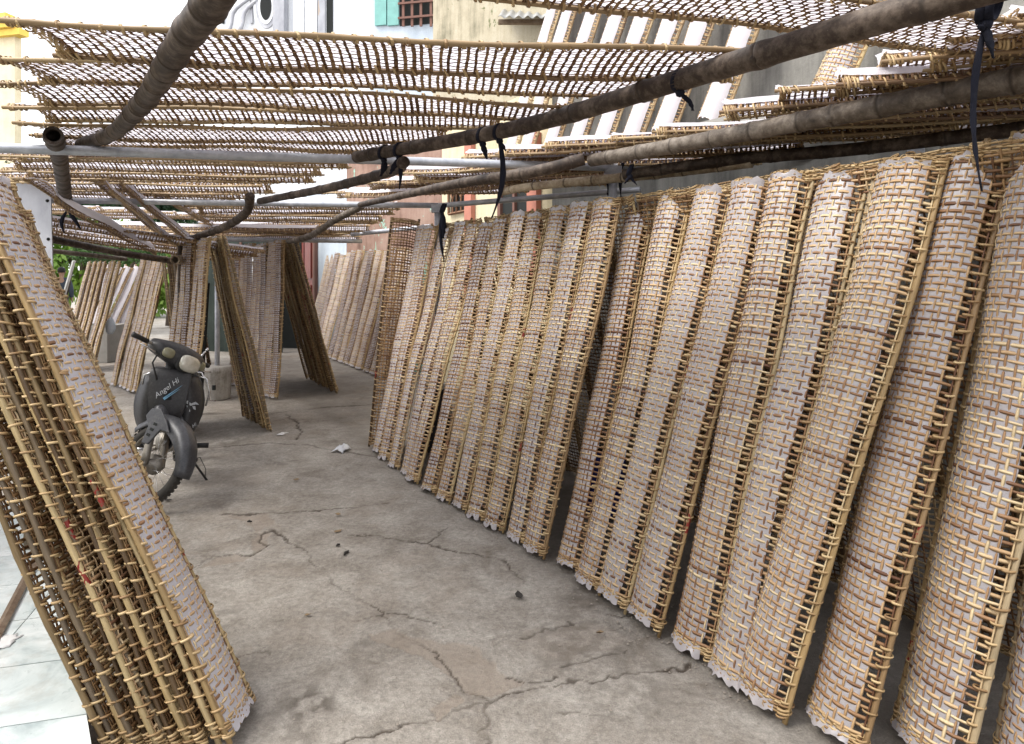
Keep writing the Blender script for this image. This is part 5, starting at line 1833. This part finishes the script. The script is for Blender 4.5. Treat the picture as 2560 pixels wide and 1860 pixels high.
    blob('seat', [(-.0, .745, .08, .02), (-.12, .775, .115, .035), (-.35, .79, .13, .04), (-.6, .815, .12, .038), (-.74, .82, .07, .025)], 'seat')
    blob('engine', [(.22, .33, .05, .05), (.12, .33, .10, .085), (-.12, .33, .11, .09), (-.22, .35, .08, .07)], 'metal')
    blob('rear_fender', [(-.6, .62, .07, .03), (-.8, .60, .065, .03), (-.93, .50, .055, .02)], 'plast')
    MB().tube([(.1, -.10, .27), (-.2, -.13, .25), (-.45, -.14, .27), (-.85, -.14, .33)], [.016, .018, .042, .045], 12).build('exhaust', M['metal'], root)
    for s in (-1, 1):
        MB().tube([(-.60, s * .11, .285), (-.58, s * .12, .55)], [.02, .026], 10).build('shock_absorber', M['chrome'], root)
        MB().tube([(-.05, s * .08, .30), (-.60, s * .09, .285)], .018, 8).build('swing_arm', M['metal'], root)
        MB().tube([(.07, s * .09, .285), (.07, s * .17, .285)], .009, 8).build('peg_bar', M['metal'], root)
        MB().tube([(.07, s * .17, .286), (.07, s * .27, .289)], [.019, .021], 10).build('foot_peg', M['seat'], root)
    MB().tube([(.06, .10, .23), (.20, .13, .215), (.22, .21, .215)], [.008, .008, .016], 8).build('gear_pedal', M['seat'], root)
    MB().tube([(.05, -.12, .24), (.24, -.14, .30), (.25, -.20, .30)], [.008, .008, .013], 8).build('brake_pedal', M['chrome'], root)
    MB().tube([(.02, .10, .24), (.05, .20, .12), (.07, .285, .012)], [.010, .009, .009], 8).tube([(.03, .27, -.004), (.12, .30, -.004)], .012, 6).build('side_stand', M['seat'], root)
    MB().tube([(.03, .15, .17), (.09, .22, .20), (.13, .27, .12), (.07, .27, .05)], .003, 5).build('stand_spring', M['seat'], root)
    # carrier frame at the front left
    MB().tube([(.42, .17, .88), (.44, .24, .86), (.44, .27, .76), (.42, .25, .66)], .007, 8).tube([(.40, .12, .90), (.42, .20, .90), (.42, .26, .80), (.40, .27, .70), (.38, .31, .69)], .006, 8).build('front_guard', M['chrome'], root)
    MB().tube([(.42, -.10, .90), (.42, -.17, .87), (.40, -.18, .80)], .007, 8).build('side_hook', M['chrome'], root)
    # lettering
    def letter(txt, size, origin, xdir, ydir, mat_, name='lettering'):
        me = text_mesh(txt, size)
        xd, yd = Vector(xdir).normalized(), Vector(ydir).normalized()
        zd = xd.cross(yd).normalized()
        mm = Matrix(((xd.x, yd.x, zd.x, origin[0]), (xd.y, yd.y, zd.y, origin[1]), (xd.z, yd.z, zd.z, origin[2]), (0, 0, 0, 1)))
        me.transform(mm)
        me.materials.clear()
        me.materials.append(M[mat_])
        return ob(name, me, root)
    a = math.radians(42)
    nrm = Vector((math.cos(math.radians(14)), 0, math.sin(math.radians(14))))
    up = Vector((-math.sin(math.radians(14)), 0, math.cos(math.radians(14))))
    rt = Vector((0, 1, 0))
    xd = rt * math.cos(a) + up * math.sin(a)
    yd = -rt * math.sin(a) + up * math.cos(a)
    letter('Angel Hi', .052, Vector((.4985, -.01, .79)) + nrm * .006, xd, yd, 'white_print')
    b = MB()
    for k, (o_, l) in enumerate(((.0, .15), (.010, .12))):
        p0 = Vector((.4965, 0, .775)) - yd * (.030 + o_) - xd * .055
        p1 = p0 + xd * l
        b.add([p0, p1, p1 + yd * .001, p0 + yd * .010, p0 + nrm * .001, p1 + nrm * .001, p1 + yd * .001 + nrm * .001, p0 + yd * .010 + nrm * .001], [(4, 5, 6, 7), (0, 1, 5, 4), (2, 3, 7, 6)])
    b.build('swoosh', M['blue_print'], root, smooth=False)
    sx, sy = Vector((-.30, 1, 0)).normalized(), Vector((-.1, .0, 1)).normalized()
    letter('Angel Hi', .034, (.436, .150, .49), sx * .8 + sy * .6, sy * .8 - sx * .6, 'white_print')
    b = MB()
    cc = Vector((.428, .150, .665))
    sn = sx.cross(sy).normalized()
    for pts in ([(-.05, .035), (-.02, .03), (.0, .01), (.03, .022), (.055, .0), (.03, .004), (.0, -.006), (-.03, .012)],
                [(-.03, -.0), (-.012, -.01), (.0, -.045), (-.012, -.05), (-.022, -.02)], [(.01, -.008), (.03, -.01), (.035, -.035), (.02, -.03)],
                [(-.055, .015), (-.04, .01), (-.045, -.02), (-.058, -.01)]):
        n_ = len(pts)
        f0 = [cc + sx * x + sy * y - sn * .002 for x, y in pts]
        f1 = [cc + sx * x + sy * y + sn * .0065 for x, y in pts]
        b.add(f0 + f1, [tuple(range(n_, 2 * n_)), tuple(range(n_))[::-1]] + [(k, (k + 1) % n_, n_ + (k + 1) % n_, n_ + k) for k in range(n_)])
    b.build('emblem', M['white_print'], root, smooth=False)
    fr(MB().box((.30, .02, 1.0), (.001, .001, .001)))
    # place: front contact patch on the ground at the photographed spot
    R = Matrix.Rotation(heading, 4, 'Z') @ Matrix.Rotation(lean, 4, 'X')
    contact = R @ (S @ Vector((.62, 0, .0)))
    tgt = G(326, 1278)
    root.matrix_world = Matrix.Translation((tgt.x - contact.x, tgt.y - contact.y, -min(contact.z, (R @ Vector((-.6, 0, 0))).z) )) @ R
scooter()

# ---------------------------------------------------------------- small things
ft_ = thing('concrete_footing', 'round whitewashed concrete footing holding a post under the middle rack', 'footing', P(543, 997, 8.72))
ft_.location.z = 0
M['footing'] = wall_mat('stained_whitewash', [(.12, .10, .085), (.36, .34, .31), (.52, .50, .47)], .4, 5)
MB().lathe([(.001, 0), (.155, 0), (.165, .02), (.168, .33), (.18, .35), (.18, .41), (.17, .42), (.12, .425), (.001, .43)], 28).build('footing_body', M['footing'], ft_)
MB().box((.03, -.165, .17), (.02, .008, .03)).build('chip_hole', M['dark'], ft_, smooth=False)
pk = thing('black_plank', 'tall black plank standing under the near edge of the middle rack', 'plank', P(502, 1036, 7.75))
pk.location.z = 0
MB().box((0, 0, .75), (.05, .02, .75), Matrix.Rotation(.06, 3, 'Y')).build('plank_body', M['dark'], pk, smooth=False)
sb = thing('foam_box', 'small white foam box on the ground at the foot of the far rack', 'box', P(660, 987, 9.0))
sb.location.z = 0
o = MB().box((0, 0, .035), (.055, .04, .035)).build('tray', M['scrap'], sb, smooth=False)
bevel(o, .008, 2)
o = MB().box((0, 0, .078), (.058, .043, .007)).build('lid', M['scrap'], sb, smooth=False)
bevel(o, .004, 2)
bn = thing('dark_bin', 'square dark bin standing behind the feet of the long row', 'bin', P(1075, 1150, 6.1))
bn.location = (-.70, 6.25, 0)
o = MB().box((0, 0, .27), (.14, .14, .27)).build('bin_body', M['plast'], bn, smooth=False)
o = MB().box((0, 0, .545), (.155, .155, .02)).build('bin_lid', M['seat'], bn, smooth=False)
bevel(o, .008, 2)
M['blue'] = simple('dark_blue_plastic', (.012, .02, .13), .5)
bb = thing('blue_drum', 'dark blue drum glimpsed low behind the middle of the long row', 'drum', (.62, 4.55, 0))
MB().lathe([(.001, 0), (.13, 0), (.14, .03), (.145, .2), (.14, .38), (.12, .42), (.001, .43)], 20).build('drum_body', M['blue'], bb)
MB().lathe([(.001, .43), (.07, .43), (.075, .45), (.001, .465)], 14).build('drum_cap', M['seat'], bb)
tr_ = thing('concrete_trough', 'rough concrete trough behind the pale group of mats at the left', 'trough', P(222, 900, 12.6))
tr_.location.z = 0
for c_, h_ in (((0, -.3, .33), (.55, .05, .33)), ((0, .3, .33), (.55, .05, .33)), ((-.5, 0, .33), (.05, .248, .33)), ((.5, 0, .33), (.05, .248, .33))):
    o = MB().box(c_, h_).build('trough_side', M['edge'], tr_, smooth=False)
MB().box((0, 0, .3), (.448, .248, .05)).build('trough_bed', M['edge'], tr_, smooth=False)
def lump(name, label, cat, c, rx, ry, rz, mat_, seed, extra=None):
    r = random.Random(seed)
    root = thing(name, label, cat, c)
    rings = []
    for i in range(9):
        t_ = i / 8
        k = math.sin(math.pi * (.08 + .9 * t_)) ** .6
        rings.append([Vector((rx * k * math.cos(a) * (1 + r.uniform(-.13, .13)), ry * k * math.sin(a) * (1 + r.uniform(-.13, .13)), rz * 2 * t_)) for a in [2 * math.pi * q / 14 for q in range(14)]])
    MB().loft(rings).build('bag_body', M[mat_], root)
    if extra:
        extra(root)
    return root
lump('black_bag', 'black bag with a chrome handle resting on the concrete trough', 'bag', P(203, 812, 12.5), .16, .14, .15, 'seat', 1,
     lambda r_: MB().tube([(-.05, 0, .26), (.02, 0, .36), (.16, 0, .40)], .015, 6).build('handle', M['chrome'], r_))
lump('blue_bag', 'pale blue plastic bag hanging between the pale leaning mats', 'bag', P(276, 835, 11.6), .08, .08, .14, 'wall_blue', 2)
rb = thing('red_bottle', 'small red bottle on the ground by the concrete trough', 'bottle', P(206, 890, 12.1))
rb.location.z = 0
M['red'] = simple('red_plastic', (.5, .02, .015), .4)
MB().lathe([(.001, 0), (.05, 0), (.055, .05), (.05, .15), (.02, .2), (.02, .23), (.001, .235)], 14).build('bottle_body', M['red'], rb)
lump('grey_bundle', 'grey cloth bundle on the ground behind the long row', 'bundle', (1.33, 3.65, 0), .12, .10, .08, 'edge', 3)

lp = thing('light_bulb', 'white energy saving bulb hanging in its black socket at the upper right', 'bulb', P(2286, 100, 3.3))
M['bulb'] = simple('milky_bulb', (.72, .76, .62), .25)
MB().lathe([(.001, .075), (.012, .075), (.020, .06), (.022, .0), (.018, -.004), (.001, -.004)], 14).build('socket', M['seat'], lp)
MB().lathe([(.017, -.004), (.024, -.02), (.026, -.05), (.018, -.055), (.014, -.10), (.001, -.104)], 14).build('glass', M['bulb'], lp)
for k in range(3):
    MB().lathe([(.006, -.05), (.007, -.12), (.001, -.127)], 8, Matrix.Translation((.016 * math.cos(k * 2.1), .016 * math.sin(k * 2.1), -.01))).build('tube', M['bulb'], lp)
MB().tube([(0, 0, .07), (.02, 0, .3), (.1, .1, .9), (.6, .4, 1.6)], .003, 5).build('wire', M['seat'], lp)

# ---------------------------------------------------------------- person walking away at the back
M['skin'] = simple('skin', (.30, .18, .12), .6)
M['hair'] = simple('black_hair', (.012, .01, .01), .7)
M['jacket'] = simple('dark_blue_grey_jacket', (.035, .045, .065), .85, 0, .3, 12, .5)
M['trousers'] = simple('grey_trousers', (.10, .095, .085), .9, 0, .3, 12, .4)
def person(loc, rz):
    root = thing('person', 'person in a dark blue jacket and grey trousers walking away by the green bamboo', 'person', loc, rot=(0, 0, rz))
    J = {'pelvis': (0, 0, .93), 'waist': (0, .0, 1.08), 'chest': (0, .01, 1.30), 'neck': (0, .0, 1.49), 'head0': (0, .02, 1.56), 'head': (0, .03, 1.66), 'crown': (0, .02, 1.74),
         'lh': (.09, 0, .88), 'lk': (.10, .06, .48), 'la': (.10, -.02, .09), 'lt': (.11, .12, .035), 'rh': (-.09, 0, .88), 'rk': (-.10, .02, .48), 'ra': (-.10, -.14, .12), 'rt': (-.11, -.02, .035),
         'ls': (.18, 0, 1.43), 'le': (.25, -.02, 1.15), 'lw': (.24, .08, .90), 'rs': (-.18, 0, 1.43), 're': (-.25, -.02, 1.15), 'rw': (-.24, .06, .90)}
    R = {'pelvis': .13, 'waist': .12, 'chest': .14, 'neck': .055, 'head0': .07, 'head': .092, 'crown': .06, 'lh': .085, 'lk': .055, 'la': .038, 'lt': .035, 'rh': .085, 'rk': .055, 'ra': .038, 'rt': .035,
         'ls': .06, 'le': .04, 'lw': .028, 'rs': .06, 're': .04, 'rw': .028}
    E = [('pelvis', 'waist'), ('waist', 'chest'), ('chest', 'neck'), ('neck', 'head0'), ('head0', 'head'), ('head', 'crown'), ('pelvis', 'lh'), ('lh', 'lk'), ('lk', 'la'), ('la', 'lt'),
         ('pelvis', 'rh'), ('rh', 'rk'), ('rk', 'ra'), ('ra', 'rt'), ('chest', 'ls'), ('ls', 'le'), ('le', 'lw'), ('chest', 'rs'), ('rs', 're'), ('re', 'rw')]
    for s, w in ((1, 'lw'), (-1, 'rw')):                       # hands with five fingers
        wx, wy, wz = J[w]
        J[w + 'p'] = (wx, wy + .02, wz - .06)
        R[w + 'p'] = .026
        E.append((w, w + 'p'))
        for f_ in range(4):
            a_ = (wx + s * .004, wy - .012 + f_ * .02, wz - .10)
            b_ = (wx - s * .004, wy - .010 + f_ * .02 + .012, wz - .155 + abs(f_ - 1.5) * .006)
            J[w + 'f%d' % f_], R[w + 'f%d' % f_] = a_, .009
            J[w + 'g%d' % f_], R[w + 'g%d' % f_] = b_, .007
            E += [(w + 'p', w + 'f%d' % f_), (w + 'f%d' % f_, w + 'g%d' % f_)]
        J[w + 't'], R[w + 't'] = (wx - s * .02, wy + .06, wz - .085), .009
        E.append((w + 'p', w + 't'))
    names_ = list(J)
    def skin(names, nm, mat_, grow=0.0, lvl=2, rootn='pelvis'):
        idx = {k: i for i, k in enumerate(names)}
        me = bpy.data.meshes.new(nm)
        me.from_pydata([J[k] for k in names], [(idx[a_], idx[b_]) for a_, b_ in E if a_ in idx and b_ in idx], [])
        o = ob(nm, me, root)
        m = o.modifiers.new('skin', 'SKIN')
        m.use_smooth_shade = True
        for k in names:
            sv = me.skin_vertices[0].data[idx[k]]
            rr_ = R[k] + grow
            sv.radius = (rr_ * (1.25 if k in ('chest', 'pelvis', 'waist') else 1), rr_ * (.85 if k in ('chest', 'pelvis', 'waist') else 1))
            sv.use_root = (k == rootn)
        s_ = o.modifiers.new('smooth', 'SUBSURF')
        s_.levels = s_.render_levels = lvl
        me.materials.append(M[mat_])
        return o
    skin(names_, 'body', 'skin')
    skin(['waist', 'pelvis', 'chest', 'ls', 'le', 'lw', 'rs', 're', 'rw'], 'jacket', 'jacket', .030, 2, 'chest')
    skin(['pelvis', 'lh', 'lk', 'la', 'rh', 'rk', 'ra'], 'trousers', 'trousers', .018)
    MB().lathe([(.001, -.06), (.085, -.05), (.105, .0), (.098, .06), (.06, .10), (.001, .115)], 16, Matrix.Translation((0, -.0, 1.70)) @ Matrix.Rotation(.12, 4, 'X')).build('hair', M['hair'], root)
    for s in (-1, 1):
        MB().tube([(s * .10, .03 - (.12 if s < 0 else 0), 1.66), (s * .103, .03 - (.12 if s < 0 else 0) + (.12 if s < 0 else 0), 1.66)], .018, 8)
        MB().lathe([(.001, -.01), (.022, -.008), (.026, .0), (.02, .008), (.001, .01)], 8, Matrix.Translation((s * .093, .03, 1.65)) @ Matrix.Rotation(math.radians(90), 4, 'Y')).build('ear', M['skin'], root)
        MB().box((s * .10, .03 if s > 0 else -.09, .03), (.045, .12, .03)).build('shoe', M['hair'], root)
    return root
person((-13.25, 20.0, .0), math.radians(20))
